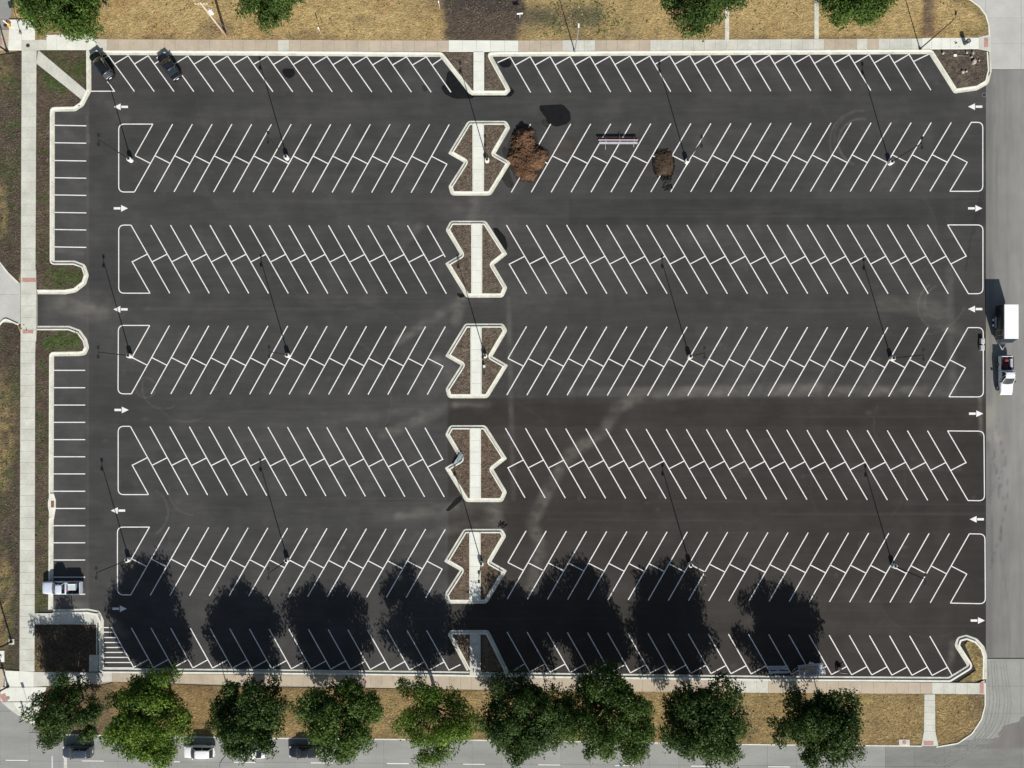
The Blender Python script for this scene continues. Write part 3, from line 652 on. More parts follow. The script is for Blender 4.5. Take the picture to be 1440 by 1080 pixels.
ground_poly('west_lawn', [(-260, 520), (-60, 500), (0, 458), (8, 450), (23, 456), (29, 472), (28.2, 941), (8, 941), (0, 936), (-260, 936)], .09, 6, westlawn_tone, 'ground', None, 'structure', .03)
bed1 = ground_poly('planting_bed', [(53, 73), (57, 71), (121.5, 71), (122.5, 124), (123, 128), (56, 76)], .095, 4, soil_tone, 'ground', None, 'structure', .03)
ground_poly('planting_bed', [(51.5, 92), (114, 139), (112, 149), (70, 150.5), (69.8, 372), (72, 372.5), (105, 373), (116, 378), (119, 388), (115, 398), (105, 406), (92, 408), (54, 408), (53, 402), (50.5, 385)], .095, 4, soil_tone, 'ground', None, 'structure', .03)
ground_poly('planting_bed', [(53.5, 464), (97, 464), (108, 468), (116, 478), (118.5, 488), (115, 494), (69, 495), (69, 855), (49.5, 862), (50, 500), (51.5, 480)], .095, 4, soil_tone, 'ground', None, 'structure', .03)
def mulchbed_tone(x, y):
    n = vnoise(x, y, 12, 5, 61); L = .5 + .9 * n; c = np.stack([.095 * L, .072 * L, .05 * L], 1)
    return lerp_c(c, np.clip(m_ell(x, y, 56, 930, 8, 16, .5) * .8, 0, 1), (.2, .16, .075))
ground_poly('mulch_bed', [(49.6, 876.5), (136, 876.5), (136, 920), (126, 920), (125, 944), (49, 944)], .095, 3.5, mulchbed_tone, 'mulch', None, 'structure', .05)
def ne_tone(x, y):
    n = vnoise(x, y, 12, 5, 62); L = .6 + .8 * n; return np.stack([.115 * L, .095 * L, .075 * L], 1)
ground_poly('corner_bed', [(1312, 72), (1372, 70.5), (1390.5, 73), (1391.5, 104), (1384, 115), (1372, 120.5), (1346, 125), (1341.5, 122)], .095, 3.5, ne_tone, 'mulch', None, 'structure', .05)
def se_tone(x, y):
    n = vnoise(x, y, 8, 5, 63); L = .6 + .8 * n; c = np.stack([.30 * L, .225 * L, .10 * L], 1)
    return lerp_c(c, sstep(.45, .65, vnoise(x, y, 14, 4, 64)) * .6, (.11, .10, .05))
ground_poly('corner_bed', [(1356.5, 906.5), (1360, 902), (1367, 902), (1376, 908), (1382, 917), (1384.2, 926), (1384, 953), (1370, 958.5), (1348, 959), (1372, 942.5)], .095, 3.5, se_tone, 'ground', None, 'structure', .05)

# ------------------------------------------------------------------ curb and gutter (the gutter pan lies on the lot side, the curb on the bed side)
def curb_run(path, closed, rads, flip=1, gw=4.2, cw=1.9, parent=None, name='curb'):
    band2('gutter', path, rads, 0, flip * gw, -.03, .012, closed, 'gutter_concrete', parent)
    band2('curb', path, rads, flip * (gw + .02), flip * (gw + cw), -.03, .145, closed, 'curb_concrete', parent)
kerbs = setting('curb_and_gutter')
# offsets: +flip = left of travel in plan (y down) ; north edge travelled east has its bed to the left
curb_run([(128, 77.3), (360, 78.2), (619, 80), (659, 131), (664, 134), (712, 134), (718.5, 127), (692.5, 79.6), (1080, 77), (1306.5, 76), (1341.5, 131.5), (1374, 127), (1390, 118), (1394.5, 100), (1392.8, 73)],
         False, [0, 0, 3, 5, 0, 5, 5, 1, 0, 2, 5, 10, 10, 4, 0], 1, parent=kerbs)
curb_run([(128, 71), (128.5, 128), (117.5, 149), (106, 156.5), (77, 157), (76.8, 366.5), (105, 366.5), (120, 372), (125, 387), (121, 400), (107, 411), (92, 413.8), (52.5, 413.6)],
         False, [0, 12, 8, 6, 1, 1, 5, 8, 8, 8, 8, 5, 0], -1, parent=kerbs)
curb_run([(52.5, 458.3), (97.5, 458.3), (113, 464), (122.5, 477), (125.4, 489), (121, 499), (112, 500.6), (76, 501), (75.4, 692), (76, 694)],
         False, [0, 6, 8, 8, 6, 5, 3, 1, 0, 0], -1, parent=kerbs)
curb_run([(76, 729), (75.4, 731), (74.8, 857)], False, 1, -1, parent=kerbs)
curb_run([(74.8, 857), (124, 856), (140, 859), (146, 872), (146.2, 939.6), (360, 941), (629, 944)], False, [0, 3, 8, 8, 1, 0, 0], -1, 4.2, 2.4, parent=kerbs)
curb_run([(629, 944), (720, 945.5), (1080, 950.3), (1334, 952), (1360, 936), (1342, 908), (1346, 896), (1359, 892.5), (1374, 898), (1384, 909), (1388, 922), (1387.5, 955)],
         False, [0, 0, 0, 2, 2, 8, 8, 8, 8, 8, 6, 0], -1, 4.2, 2.4, parent=kerbs)
# storm inlet in the west curb
inl = thing('storm_drain', 'rust-brown storm drain inlet set in the west curb bulge', 'storm drain', W(75, 712, 0))
def rel(o, x, y, z=0): return W(x, y, z) - o.location
def prism_rel(name, o, pts, z0, z1, mat):
    n = len(pts); P = [W(*p) - Vector((o.location.x, o.location.y, 0)) for p in pts]
    a = sum(P[i].x * P[(i + 1) % n].y - P[(i + 1) % n].x * P[i].y for i in range(n))
    if a < 0: P = P[::-1]
    v = [(p.x, p.y, z1) for p in P] + [(p.x, p.y, z0) for p in P]
    return put(name, mesh(name, v, [tuple(range(n)), tuple(range(2 * n - 1, n - 1, -1))] + [(i, i + n, (i + 1) % n + n, (i + 1) % n) for i in range(n)]), mat, o)
prism_rel('apron', inl, [(69.3, 694), (76.2, 694), (78.6, 702), (78.6, 714), (76, 729), (69.3, 729), (69.3, 720), (68, 712), (68, 706), (69.3, 700)], -.03, .10, 'curb_concrete')
prism_rel('grate', inl, [(72.3, 704), (76.6, 704), (76.6, 713.5), (72.3, 713.5)], .10, .108, 'rust')

# ------------------------------------------------------------------ sidewalks (every slab a piece)
def walk(name, pts):
    return poly_sheet(name, pts, .03, 'joint_filler', None, 'structure')
wk = walk('west_sidewalk', [(30.5, 71), (52, 71), (51, 400), (53, 412), (53, 460), (50.5, 480), (49, 944), (28, 944), (29, 470), (29.5, 395)])
for (y0, y1, a0, a1, b0, b1, n) in ((71, 380, 31.2, 30, 52, 50.6, 20), (380, 480, 30, 29.8, 51.5, 51.5, 6), (480, 944, 29.5, 28, 50.2, 49.2, 30)):
    slab_run(wk, (a0, y0), (a1, y1), (b0, y0), (b1, y1), n, 'walk_concrete')
nw = walk('north_sidewalk', [(135, 54), (1392, 54), (1391, 71), (1200, 70), (720, 73), (135, 71.5)])
def nmat(i): return 'tan_concrete'
slab_run(nw, (135, 55.5), (631, 57.3), (135, 71.3), (631, 73), 31, lambda i: 'walk_concrete' if i in (16, 0) else 'tan_concrete')
slab_run(nw, (631, 57), (729, 57.5), (631, 73.2), (729, 72.8), 5, 'new_concrete')
slab_run(nw, (729, 57.3), (914, 56.6), (729, 72.6), (914, 71.8), 12, lambda i: 'walk_concrete' if i in (4, 5, 6) else 'tan_concrete')
slab_run(nw, (914, 56.6), (1296, 54.6), (914, 71.8), (1296, 69.3), 25, lambda i: 'tan_concrete' if 16 <= i <= 18 or i == 20 else 'walk_concrete')
slab_run(nw, (1296, 54), (1376, 53.4), (1296, 69.2), (1376, 68.8), 6, 'new_concrete')
slab_run(nw, (1376, 52.5), (1392.5, 48.5), (1376, 69), (1392.5, 72.5), 1, 'walk_concrete')
prism('tactile_pad', [(1383.3, 54), (1388.6, 54), (1388.6, 67), (1383.3, 67)], .11, .135, 'red_pad', nw)
sw = walk('south_sidewalk', [(163, 947), (360, 949.5), (720, 955), (1080, 959.5), (1340, 961), (1385, 960), (1385, 976), (1080, 974), (720, 970.5), (360, 966.5), (163, 960)])
slab_run(sw, (158, 946.6), (632, 950.8), (158, 958.5), (632, 969), 30, 'tan_concrete')
slab_run(sw, (632, 950.8), (726, 952), (632, 969), (726, 970.4), 6, 'tan_concrete')
slab_run(sw, (726, 952), (1080, 957), (726, 970.4), (1080, 974), 22, lambda i: 'walk_concrete' if i > 18 else 'tan_concrete')
slab_run(sw, (1080, 957), (1376, 960.2), (1080, 974), (1376, 975.8), 18, lambda i: 'walk_concrete' if i > 13 else 'tan_concrete')
slab_run(sw, (1376, 960.2), (1384, 956), (1376, 975.8), (1384, 976), 1, 'walk_concrete')
prism('tactile_pad', [(1377.2, 959.5), (1382.5, 959), (1382.5, 975), (1377.2, 975)], .11, .135, 'red_pad', sw)
lk = walk('crossing_path', [(1299, 976), (1314, 976), (1317, 1048), (1296, 1048)])
slab_run(lk, (1299.3, 976), (1298.5, 1028), (1314.5, 976), (1314.8, 1028), 6, 'walk_concrete')
slab_run(lk, (1298.5, 1028), (1295, 1048.5), (1314.8, 1028), (1319, 1048.5), 1, 'walk_concrete')
prism('tactile_pad', [(1298.5, 1041.5), (1312, 1041.5), (1312, 1047.5), (1298.5, 1047.5)], .11, .135, 'red_pad', lk)
dg = walk('diagonal_path', [(51, 71), (58, 71), (124, 129.5), (116, 140.5), (51, 90)])
slab_run(dg, (55, 71.2), (123.5, 129), (51.6, 89), (115, 140.5), 5, 'walk_concrete')
nwc = walk('north_west_corner_pavement', [(-2, 28), (12, 27), (45, 27), (50, 60), (66, 49), (122, 48.5), (135, 54), (135, 71.2), (0, 71.2)])
slab_run(nwc, (66, 49.5), (122, 48.6), (66, 70.8), (122, 70.8), 4, 'new_concrete'); slab_run(nwc, (122, 48.6), (135, 55), (122, 70.8), (135, 71.2), 1, 'new_concrete')
slab_run(nwc, (31, 57), (66, 56), (31, 70.8), (66, 70.8), 3, 'walk_concrete'); slab_run(nwc, (14, 28), (12, 70.8), (31, 28), (31, 70.8), 3, 'new_concrete')
slab_run(nwc, (31, 28), (31, 57), (50, 28), (50, 57), 2, 'new_concrete'); slab_run(nwc, (3, 42), (0, 70.8), (13.6, 42), (12, 70.8), 2, 'tan_concrete')
prism('tactile_pad', [(-3, 55), (3.5, 55), (4, 64), (-3, 64)], .11, .135, 'red_pad', nwc)
swc = walk('south_west_corner_pavement', [(-40, 944), (160, 944.5), (160, 958), (145, 962), (66, 966), (60, 990), (50, 1021), (30, 1010), (14, 999), (0, 985), (-40, 985)])
slab_run(swc, (48, 944.5), (158, 946), (48, 965.5), (158, 958), 6, 'walk_concrete')
slab_run(swc, (8, 942.5), (48, 944.5), (8, 965.5), (48, 965.5), 2, 'new_concrete'); slab_run(swc, (2, 966), (66, 966), (2, 986), (60, 986), 3, 'new_concrete')
slab_quad('slab', [(18, 987), (60, 987), (49, 1019), (36, 1013)], -.03, .118, 'new_concrete', swc)
slab_quad('slab', [(2, 986.5), (18, 987), (36, 1013), (14, 997)], -.03, .118, 'walk_concrete', swc)
slab_run(swc, (-40, 936), (8, 941), (-40, 970), (2, 985), 2, 'tan_concrete')
prism('tactile_pad', [(0, 977), (8, 974), (12, 985), (6, 988)], .11, .13, 'red_pad', swc)
mb = walk('bed_walkway', [(48, 862), (138, 861), (142, 866), (142, 876), (48, 876)])
slab_run(mb, (48.5, 862), (139, 862), (48.5, 876), (139, 876), 6, 'walk_concrete', z1=.125)
slab_quad('slab', [(126, 920.5), (138.8, 920.5), (138.8, 944), (125.6, 944)], -.03, .125, 'walk_concrete', mb)
band('bed_edging', [(48.6, 876.9), (136.6, 876.9), (136.6, 920)], -.5, .6, 0, .165, False, 'curb_concrete', mb)
dw = walk('driveway', [(-60, 330), (-60, 480), (0, 457), (8, 449.5), (23, 456), (29.5, 456), (29.8, 396), (24, 396), (12, 384), (0, 369)])
for i, q in enumerate(([(-60, 372), (0, 372), (0, 414), (-60, 414)], [(0, 372), (28.8, 399), (29.3, 414), (0, 414)], [(-60, 414), (0, 414), (0, 456), (-60, 456)], [(0, 414), (29.3, 414), (29.3, 455), (0, 453)])):
    slab_quad('slab', q, -.03, .10, 'bright_street_concrete' if i % 2 else 'walk_concrete', dw)
band('driveway_curb', round_path([(-60, 310), (-2, 366), (12, 383.5), (26, 397)], False, 10), -1.2, .6, 0, .15, False, 'curb_concrete', dw)
band('driveway_curb', round_path([(-60, 500), (0, 457), (8, 448.5), (26, 456.5)], False, 6), -.8, 1.2, 0, .24, False, 'curb_concrete', dw)
prism('tactile_pad', [(32, 391), (51, 391), (51.3, 396.5), (32, 396.5)], .11, .135, 'red_pad', wk)
prism('tactile_pad', [(32.5, 464.5), (47.5, 464.5), (47.5, 469), (32.5, 469)], .11, .135, 'red_pad', wk)
np1 = walk('lawn_path', [(1144.6, -80), (1151, -80), (1151, 55), (1144.6, 55)]); slab_run(np1, (1144.6, -80), (1144.6, 55), (1151, -80), (1151, 55), 14, 'gutter_concrete', z1=.13)
np2 = walk('lawn_path', [(1019, 10), (1025, 10), (1025, 56), (1019, 56)]); slab_run(np2, (1019, 10), (1019, 56), (1025, 10), (1025, 56), 6, 'gutter_concrete', z1=.13)

# ------------------------------------------------------------------ planted islands
A_OUT = [(654, 455), (708, 455), (713.5, 465), (692.5, 501), (714.5, 513.5), (686, 560), (630, 560), (626.5, 547), (648, 513.5), (626, 501)]
A_RAD = [7, 7, 5, 1.2, 1.5, 8, 7, 5, 1.2, 1.5]
B_OUT = [(633, 598), (683, 598), (713, 645), (694, 660), (713, 692), (707, 706), (655, 706), (625.5, 658), (646.5, 645.5), (626, 611)]
B_RAD = [7, 8, 1.5, 1.2, 5, 7, 8, 1.5, 1.2, 5]
INNER = []
def island(out, rads, dx, dy, wx0, wx1, fn=island_tone):
    out = [(x + dx, y + dy) for x, y in out]; root = setting('traffic_island')
    if sum(out[i][0] * out[(i + 1) % len(out)][1] - out[(i + 1) % len(out)][0] * out[i][1] for i in range(len(out))) > 0: s = -1
    else: s = 1
    band2('gutter', out, rads, 0, s * 4.0, -.03, .012, True, 'gutter_concrete', root)
    band2('curb', out, rads, s * 4.02, s * 5.8, -.03, .145, True, 'curb_concrete', root)
    inner = edge_at(out, rads, s * 5.2, True, 3); INNER.append((edge_at(out, rads, s * 6.6, True, 3), wx0 - 2, wx1 + 2))
    y0 = min(q[1] for q in inner); y1 = max(q[1] for q in inner)
    ground_poly('soil', inner, .10, 3, fn, 'mulch', root, None, .06)
    slab_run(root, (wx0, y0 - .5), (wx0, y1 + .5), (wx1, y0 - .5), (wx1, y1 + .5), 6, 'new_concrete', z1=.15, z0=.0)
    for xx in (wx0 - 1.3, wx1 + .05):
        prism('path_edging', [(xx, y0 - .4), (xx + 1.25, y0 - .4), (xx + 1.25, y1 + .4), (xx, y1 + .4)], 0, .19, 'curb_concrete', root)
    return root
island(A_OUT, A_RAD, 4.2, -285, 665.8, 679.3)
island(B_OUT, B_RAD, .5, -287.5, 664, 676.8)
island(A_OUT, A_RAD, 0, 0, 663, 676)
island(B_OUT, B_RAD, 0, 0, 662, 675)
island(A_OUT, A_RAD, -1.5, 288.8, 661.3, 674.5)
ti = setting('traffic_island')
ground_poly('soil', [(625, 74), (664.5, 74), (664.5, 127.3), (661.5, 126.5)], .10, 3, island_tone, 'mulch', ti, None, .06)
ground_poly('soil', [(682.4, 74), (684, 74), (712, 124), (708, 127.4), (682.4, 127.4)], .10, 3, island_tone, 'mulch', ti, None, .06)
slab_run(ti, (665.8, 73.5), (665.8, 128), (681, 73.5), (681, 128), 4, 'new_concrete', z1=.15)
bi = setting('traffic_island')
bp = [(656.5, 943.5), (629.5, 892), (634, 886), (687, 886), (716, 945)]
band2('gutter', bp, [0, 3, 4, 7, 0], 0, -4, -.03, .012, False, 'gutter_concrete', bi); band2('curb', bp, [0, 3, 4, 7, 0], -4.02, -5.8, -.03, .145, False, 'curb_concrete', bi)
ground_poly('soil', [(637, 892), (659.2, 892), (659.2, 942), (636, 894)], .10, 3, island_tone, 'mulch', bi, None, .05)
ground_poly('soil', [(677.2, 892), (685, 892), (708, 944), (677.2, 943)], .10, 3, island_tone, 'mulch', bi, None, .05)
slab_run(bi, (660.5, 890.5), (660.5, 950), (676, 890.5), (676, 950), 4, 'walk_concrete', z1=.15)

# ------------------------------------------------------------------ trees
def tree(cx, cy, rpx, height, leaf, label, n_leaf=15000, sparse=0.0, seed=0, rx=1.0, ry=1.0, blobs=110, leafsize=.28, group='street trees along the lawns', centre=.58):
    """cx,cy,rpx: crown seen from above in plan units at crown height; the trunk stands where the crown really is"""
    rng = np.random.default_rng(seed); rnd = random.Random(seed)
    hc = height * centre; k = 1 + hc / (H_CAM - hc)
    gx, gy = 720 + (cx - 720) / k, 563 + (cy - 563) / k
    rr_ = rpx / PPM / k; root = thing('tree', label, 'tree', W(gx, gy, .08), 0, group)
    hz = height - hc
    # branch ends / leaf clumps through the crown volume
    B = []
    while len(B) < blobs:
        d = rng.normal(size=3); d /= np.linalg.norm(d); rad = rng.uniform(.12, 1.0) ** .5
        if d[2] < -.72: continue
        lob = 1 + .09 * math.sin(3 * math.atan2(d[1], d[0]) + seed) + .1 * math.sin(5 * math.atan2(d[1], d[0]) + seed * 2.1)
        b = np.array([d[0] * rr_ * rx * lob, d[1] * rr_ * ry * lob, d[2] * hz * .95]) * rad * .88
        B.append((b + np.array([0, 0, hc]), rng.uniform(.13, .25) * rr_, rng.normal(0, .13)))
    per = rng.dirichlet(np.array([b[1] ** 2 for b in B]) * 40) if False else np.array([b[1] ** 2.2 for b in B]); per = per / per.sum()
    cnt = (per * n_leaf * 2.1).astype(int); P = []; T = []; N = []
    for (c, r, t0), m in zip(B, cnt):
        d = rng.normal(size=(m, 3)); d /= np.linalg.norm(d, axis=1)[:, None]
        rad = r * (rng.random(m) ** .33) * (1 + .35 * np.sin(d[:, 0] * 5 + c[0]) * np.sin(d[:, 1] * 5 + c[1]))
        q = c + d * rad[:, None] * np.array([1.05, 1.05, .75]); P.append(q)
        T.append(np.clip(.45 + t0 + rng.normal(0, .15, m), 0, 1))
        nn = d * .9 + rng.normal(size=(m, 3)) * .75 + np.array([0, 0, .55]); N.append(nn / np.linalg.norm(nn, axis=1)[:, None])
    # stray twigs that break the outline
    P = np.concatenate(P); T = np.concatenate(T); N = np.concatenate(N)
    a = np.cross(N, rng.normal(size=N.shape)); a /= np.linalg.norm(a, axis=1)[:, None]; b = np.cross(N, a)
    s = (leafsize * rng.uniform(.6, 1.35, len(P)))[:, None]
    V = np.stack([P + a * s * .62, P + b * s * .36 + N * s * .08, P - a * s * .62, P - b * s * .36 + N * s * .08], 1).reshape(-1, 3).astype(np.float32)
    me = bpy.data.meshes.new('crown'); nq = len(P); me.vertices.add(nq * 4); me.vertices.foreach_set('co', V.ravel())
    me.loops.add(nq * 4); me.loops.foreach_set('vertex_index', np.arange(nq * 4, dtype=np.int32)); me.polygons.add(nq)
    me.polygons.foreach_set('loop_start', np.arange(0, nq * 4, 4, dtype=np.int32)); me.polygons.foreach_set('loop_total', np.full(nq, 4, np.int32))
    me.update(calc_edges=True)
    at = me.attributes.new('leaf_tint', 'FLOAT', 'POINT'); at.data.foreach_set('value', np.repeat(T, 4).astype(np.float32))
    put('crown', me, leaf, root)
    bm = bmesh.new(); tr = .022 * height
    fork = height * .28
    add_tube(bm, [(0, 0, -.2), (0, 0, .1), (.05, .03, fork * .6), (0, .05, fork)], [tr * 1.5, tr * 1.1, tr, tr * .9], 10)
    put('trunk', bm_mesh('trunk', bm, True), 'bark', root)
    bm = bmesh.new()
    for i, (c, r, t0) in enumerate(B):
        if i % 2 and i > 24: continue
        e = Vector(c); mid = Vector((e.x * .35, e.y * .35, fork + (e.z - fork) * .45)) + Vector((rnd.uniform(-.3, .3), rnd.uniform(-.3, .3), rnd.uniform(-.2, .4)))
        add_tube(bm, [(0, 0, fork - .15), mid, e.lerp(mid, .3), e], [tr * .45, tr * .26, tr * .13, .012], 5)
    put('limbs', bm_mesh('limbs', bm, True), 'bark', root)
    return root
TR = 'roadside trees along the south lawn'; TN = 'trees on the north lawn'
tree(90, 1004, 56, 8.6, 'leaf_deep', 'small sparse tree with deep green leaves overhanging the white pavement at the southwest corner', 9500, seed=3, rx=1.03, ry=.92, blobs=58, leafsize=.24, group=TR)
tree(212, 1008, 67, 11.6, 'leaf_bright', 'big yellow-green tree directly right of the small corner tree, reaching the lot curb', 17000, seed=4, ry=1.0, blobs=105, group=TR)
tree(352, 1009, 59, 10.2, 'leaf_deep', 'round dark green tree that half hides a white car beneath its lower edge', 15500, seed=5, group=TR)
tree(480, 1009, 61, 10.0, 'leaf_mid', 'round green tree just right of the black car in the street', 15500, seed=6, group=TR)
tree(608, 1010, 64, 12.0, 'leaf_bright', 'thin yellow-green tree with bare branches showing, below the bottom planted island', 10500, seed=7, rx=.92, ry=1.03, blobs=54, leafsize=.24, group=TR)
tree(738, 1009, 68, 10.2, 'leaf_deep', 'dark green tree touching the crown on its right, left one of the merged pair', 17000, seed=8, rx=1.08, ry=.97, group=TR)
tree(854, 1010, 69, 11.6, 'leaf_mid', 'broad green tree merging with the crown on its left, right one of the merged pair', 18500, seed=9, rx=1.08, ry=1.0, group=TR)
tree(992, 1014, 67, 12.2, 'leaf_deep', 'large dark green tree directly left of the bare dry gap before the easternmost street tree', 17500, seed=10, group=TR)
tree(1150, 1021, 60, 11.2, 'leaf_deep', 'easternmost street tree, standing alone on dry grass below the utility trailer', 15500, seed=11, rx=1.05, ry=.95, group=TR)
tree(84, -8, 70, 9.5, 'leaf_mid', 'leafy green tree over the white pavement in the northwest corner', 18000, seed=12, rx=1.06, ry=.92, group=TN)
tree(378, -24, 60, 9.5, 'leaf_deep', 'green tree cut off by the top edge, right of the wooden utility pole', 15000, seed=13, rx=1.06, group=TN)
tree(984, -22, 68, 9.8, 'leaf_deep', 'green tree cut off by the top edge over the narrow stub path', 16000, seed=14, group=TN)
tree(1203, -24, 64, 9.5, 'leaf_mid', 'tree cut off by the top edge, between long lawn path and northeast corner', 15500, seed=15, group=TN)

# ------------------------------------------------------------------ light poles of the lot
def lot_light(x, y, h, label, base_r=.36):
    t = thing('light_pole', label, 'light pole', W(x, y, 0), 0, 'twin-headed light poles of the parking lot')
    bm = bmesh.new(); add_tube(bm, [(0, 0, -.05), (0, 0, .74), (0, 0, .80)], [base_r, base_r, base_r - .05], 20); put('concrete_base', bm_mesh('base', bm), 'new_concrete', t)
    box_obj('base_cover', (0, 0, .84), (.36, .36, .08), 'pole_bronze', t, .02)
    bm = bmesh.new(); add_tube(bm, [(0, 0, .8), (0, 0, h)], [.085, .06], 8); put('pole', bm_mesh('pole', bm), 'pole_bronze', t)
    for s in (1, -1):
        a = tube_obj('arm', [(0, 0, h - .12), (0, s * .30, h - .05), (0, s * .5, h - .03)], .035, 'pole_bronze', t, 6)
        hd = box_obj('lamp_head', (0, s * .68, h - .02), (.34, .52, .10), 'pole_bronze', t, .03)
        box_obj('lens', (0, s * .70, h - .083), (.26, .38, .02), 'headlamp', hd)
    for k in range(4):
        pass
    return t
colname = ['at the west end', 'in the middle of the left half', 'in the planted island', 'in the middle of the right half', 'near the east end']
for r, (row, pts) in enumerate((('topmost', ((184.5, 225.5), (404, 222.5), (685, 226.5), (965.5, 227.5), (1251, 229.5))),
                                ('middle', ((184, 500.5), (405.5, 499.8), (682, 500.5), (969.5, 501.5), (1253, 504))),
                                ('lowest', ((181.5, 786.5), (404.5, 787.3), (677, 791.5), (970, 793.5), (1255.5, 795)))) ):
    for c, (x, y) in enumerate(pts):
        lot_light(x, y, 8.8, 'light pole on a white base %s, %s pole row' % (colname[c], row))
def street_light(x, y, h, label, ang, arm=1.6, mat='pole_grey', grp=None, head='galvanised'):
    t = thing('street_lamp', label, 'street lamp', W(x, y, .1), ang, grp)
    bm = bmesh.new(); add_tube(bm, [(0, 0, 0), (0, 0, .25)], [.2, .17], 10); put('base', bm_mesh('base', bm), mat, t)
    bm = bmesh.new(); add_tube(bm, [(0, 0, .2), (0, 0, h * .92), (.1, 0, h)], [.1, .065, .05], 8); put('pole', bm_mesh('pole', bm), mat, t)
    tube_obj('arm', [(.1, 0, h), (arm * .5, 0, h + .18), (arm, 0, h + .2)], .035, mat, t, 6)
    hd = box_obj('lamp_head', (arm + .25, 0, h + .18), (.6, .26, .12), head, t, .04); box_obj('lens', (arm + .27, 0, h + .11), (.4, .18, .02), 'headlamp', hd)
    return t
GS = 'street lamps on the south verge'
street_light(340, 1034, 8.2, 'grey street lamp hidden in the round dark tree, only its thin shadow on the sidewalk', -math.pi / 2, group_ := 1.4, grp=GS)
street_light(614, 1036, 8.2, 'grey street lamp standing inside the thin yellow-green tree', -math.pi / 2, 1.4, grp=GS)
street_light(888, 1038, 8.2, 'grey street lamp below the merged pair of trees, leaning over the street', -math.pi / 2, 1.4, grp=GS)
street_light(1170, 1045, 8.2, 'easternmost grey street lamp on the south verge, beside the lone street tree', -math.pi / 2, 1.4, grp=GS)
street_light(808, 73, 6.5, 'slim pale lamp post with a white head by the north curb', math.pi / 2, .3, 'galvanised', None, 'white_metal')
street_light(1293, 69.5, 8.8, 'tall thin dark lamp post at the north curb near the northeast bed', math.pi / 2, .5, 'pole_bronze', None, 'pole_bronze')
# wooden utility pole
t = thing('utility_pole', 'weathered wooden utility pole with a white transformer on the north lawn', 'utility pole', W(318, 50, .08))
bm = bmesh.new(); add_tube(bm, [(0, 0, -.1), (0, 0, 4), (0, 0, 9.2)], [.2, .17, .13], 12); put('post', bm_mesh('post', bm, True), 'pole_wood', t)
bm = bmesh.new(); add_tube(bm, [(.42, .1, 6.1), (.42, .1, 6.95), (.42, .1, 7.02)], [.27, .27, .2], 16); tr = put('transformer', bm_mesh('tr', bm), 'white_metal', t)
for s in (-.1, .12): tube_obj('bushing', [(.42 + s, .1, 7.0), (.42 + s, .1, 7.25)], .035, 'black_plastic', tr, 6)
box_obj('bracket', (.2, .05, 6.6), (.25, .08, .1), 'galvanised', t)
box_obj('crossarm', (0, 0, 8.7), (1.9, .1, .12), 'pole_wood', t, .01)
for s in (-.85, -.4, .4, .85): tube_obj('insulator', [(s, 0, 8.75), (s, 0, 8.98)], [.05, .03], 'white_metal', t, 8)
tube_obj('guy_wire', [(.1, 0, 8.0), (1.5, -.4, .05)], .02, 'galvanised', t, 5)
tube_obj('conduit', [(-.2, .05, 0), (-.18, .05, 6.5)], .05, 'galvanised', t, 6)
# corner signal poles and posts
def signal(x, y, h, label, arm_dir, arm_len, mat='pole_bronze', pad=None):
    t = thing('traffic_signal_pole', label, 'signal pole', W(x, y, .1), 0)
    if pad: box_obj('footing', (0, 0, .03), (pad, pad, .08), 'walk_concrete', t)
    bm = bmesh.new(); add_tube(bm, [(0, 0, 0), (0, 0, .3)], [.26, .2], 12); put('base', bm_mesh('b', bm), mat, t)
    bm = bmesh.new(); add_tube(bm, [(0, 0, .2), (0, 0, h)], [.14, .1], 10); put('mast', bm_mesh('m', bm, True), mat, t)
    a = Vector((math.cos(arm_dir), math.sin(arm_dir), 0)) * arm_len
    tube_obj('arm', [(0, 0, h * .85), a * .5 + Vector((0, 0, h * .9)), a + Vector((0, 0, h * .92))], [.09, .07, .05], mat, t, 8)
    for f in (.6, .95):
        p = a * f + Vector((0, 0, h * .91)); s = box_obj('signal_head', (p.x, p.y, p.z - .5), (.32, .3, 1.0), 'black_plastic', t, .03)
        for k, m in enumerate(('tail_lamp', 'amber_lamp', 'galvanised')): box_obj('lens', (p.x, p.y + .16, p.z - .2 - .3 * k), (.2, .02, .2), m, s)
signal(17, 902, 7.0, 'black signal pole on a square concrete footing beside the west sidewalk', R(200), 9, pad=.85)
signal(12, 965, 6.5, 'black signal pole on the white pavement of the southwest corner', R(215), 8)
signal(11, 73, 6.5, 'dark signal pole at the edge of the brown verge in the northwest corner', R(160), 8)
t = thing('pedestrian_signal', 'pedestrian signal post with brown and orange heads on the northwest corner pavement', 'pedestrian signal', W(30, 48, .12))
bm = bmesh.new(); add_tube(bm, [(0, 0, 0), (0, 0, .3), (0, 0, .35)], [.2, .17, .08], 10); put('base', bm_mesh('b', bm), 'pole_grey', t)
bm = bmesh.new(); add_tube(bm, [(0, 0, .3), (0, 0, 3.9)], [.06, .055], 8); put('post', bm_mesh('p', bm, True), 'white_metal', t)
box_obj('signal_head', (-.05, .38, 2.7), (.5, .42, .5), 'rust', t, .05); box_obj('signal_head', (-.42, -.15, 2.7), (.42, .35, .5), 'black_plastic', t, .05)
box_obj('signal_head', (.0, -.05, 2.6), (.4, .45, .35), 'yellow_signal', t, .04); box_obj('push_button', (.08, 0, 1.1), (.1, .14, .22), 'yellow_signal', t, .02)
t = thing('push_button_post', 'short black push-button post at the rim of the southwest corner pavement', 'post', W(37, 1010, .1))
bm = bmesh.new(); add_tube(bm, [(0, 0, 0), (0, 0, .12), (0, 0, 1.5)], [.13, .07, .07], 8); put('post', bm_mesh('p', bm, True), 'pole_bronze', t)
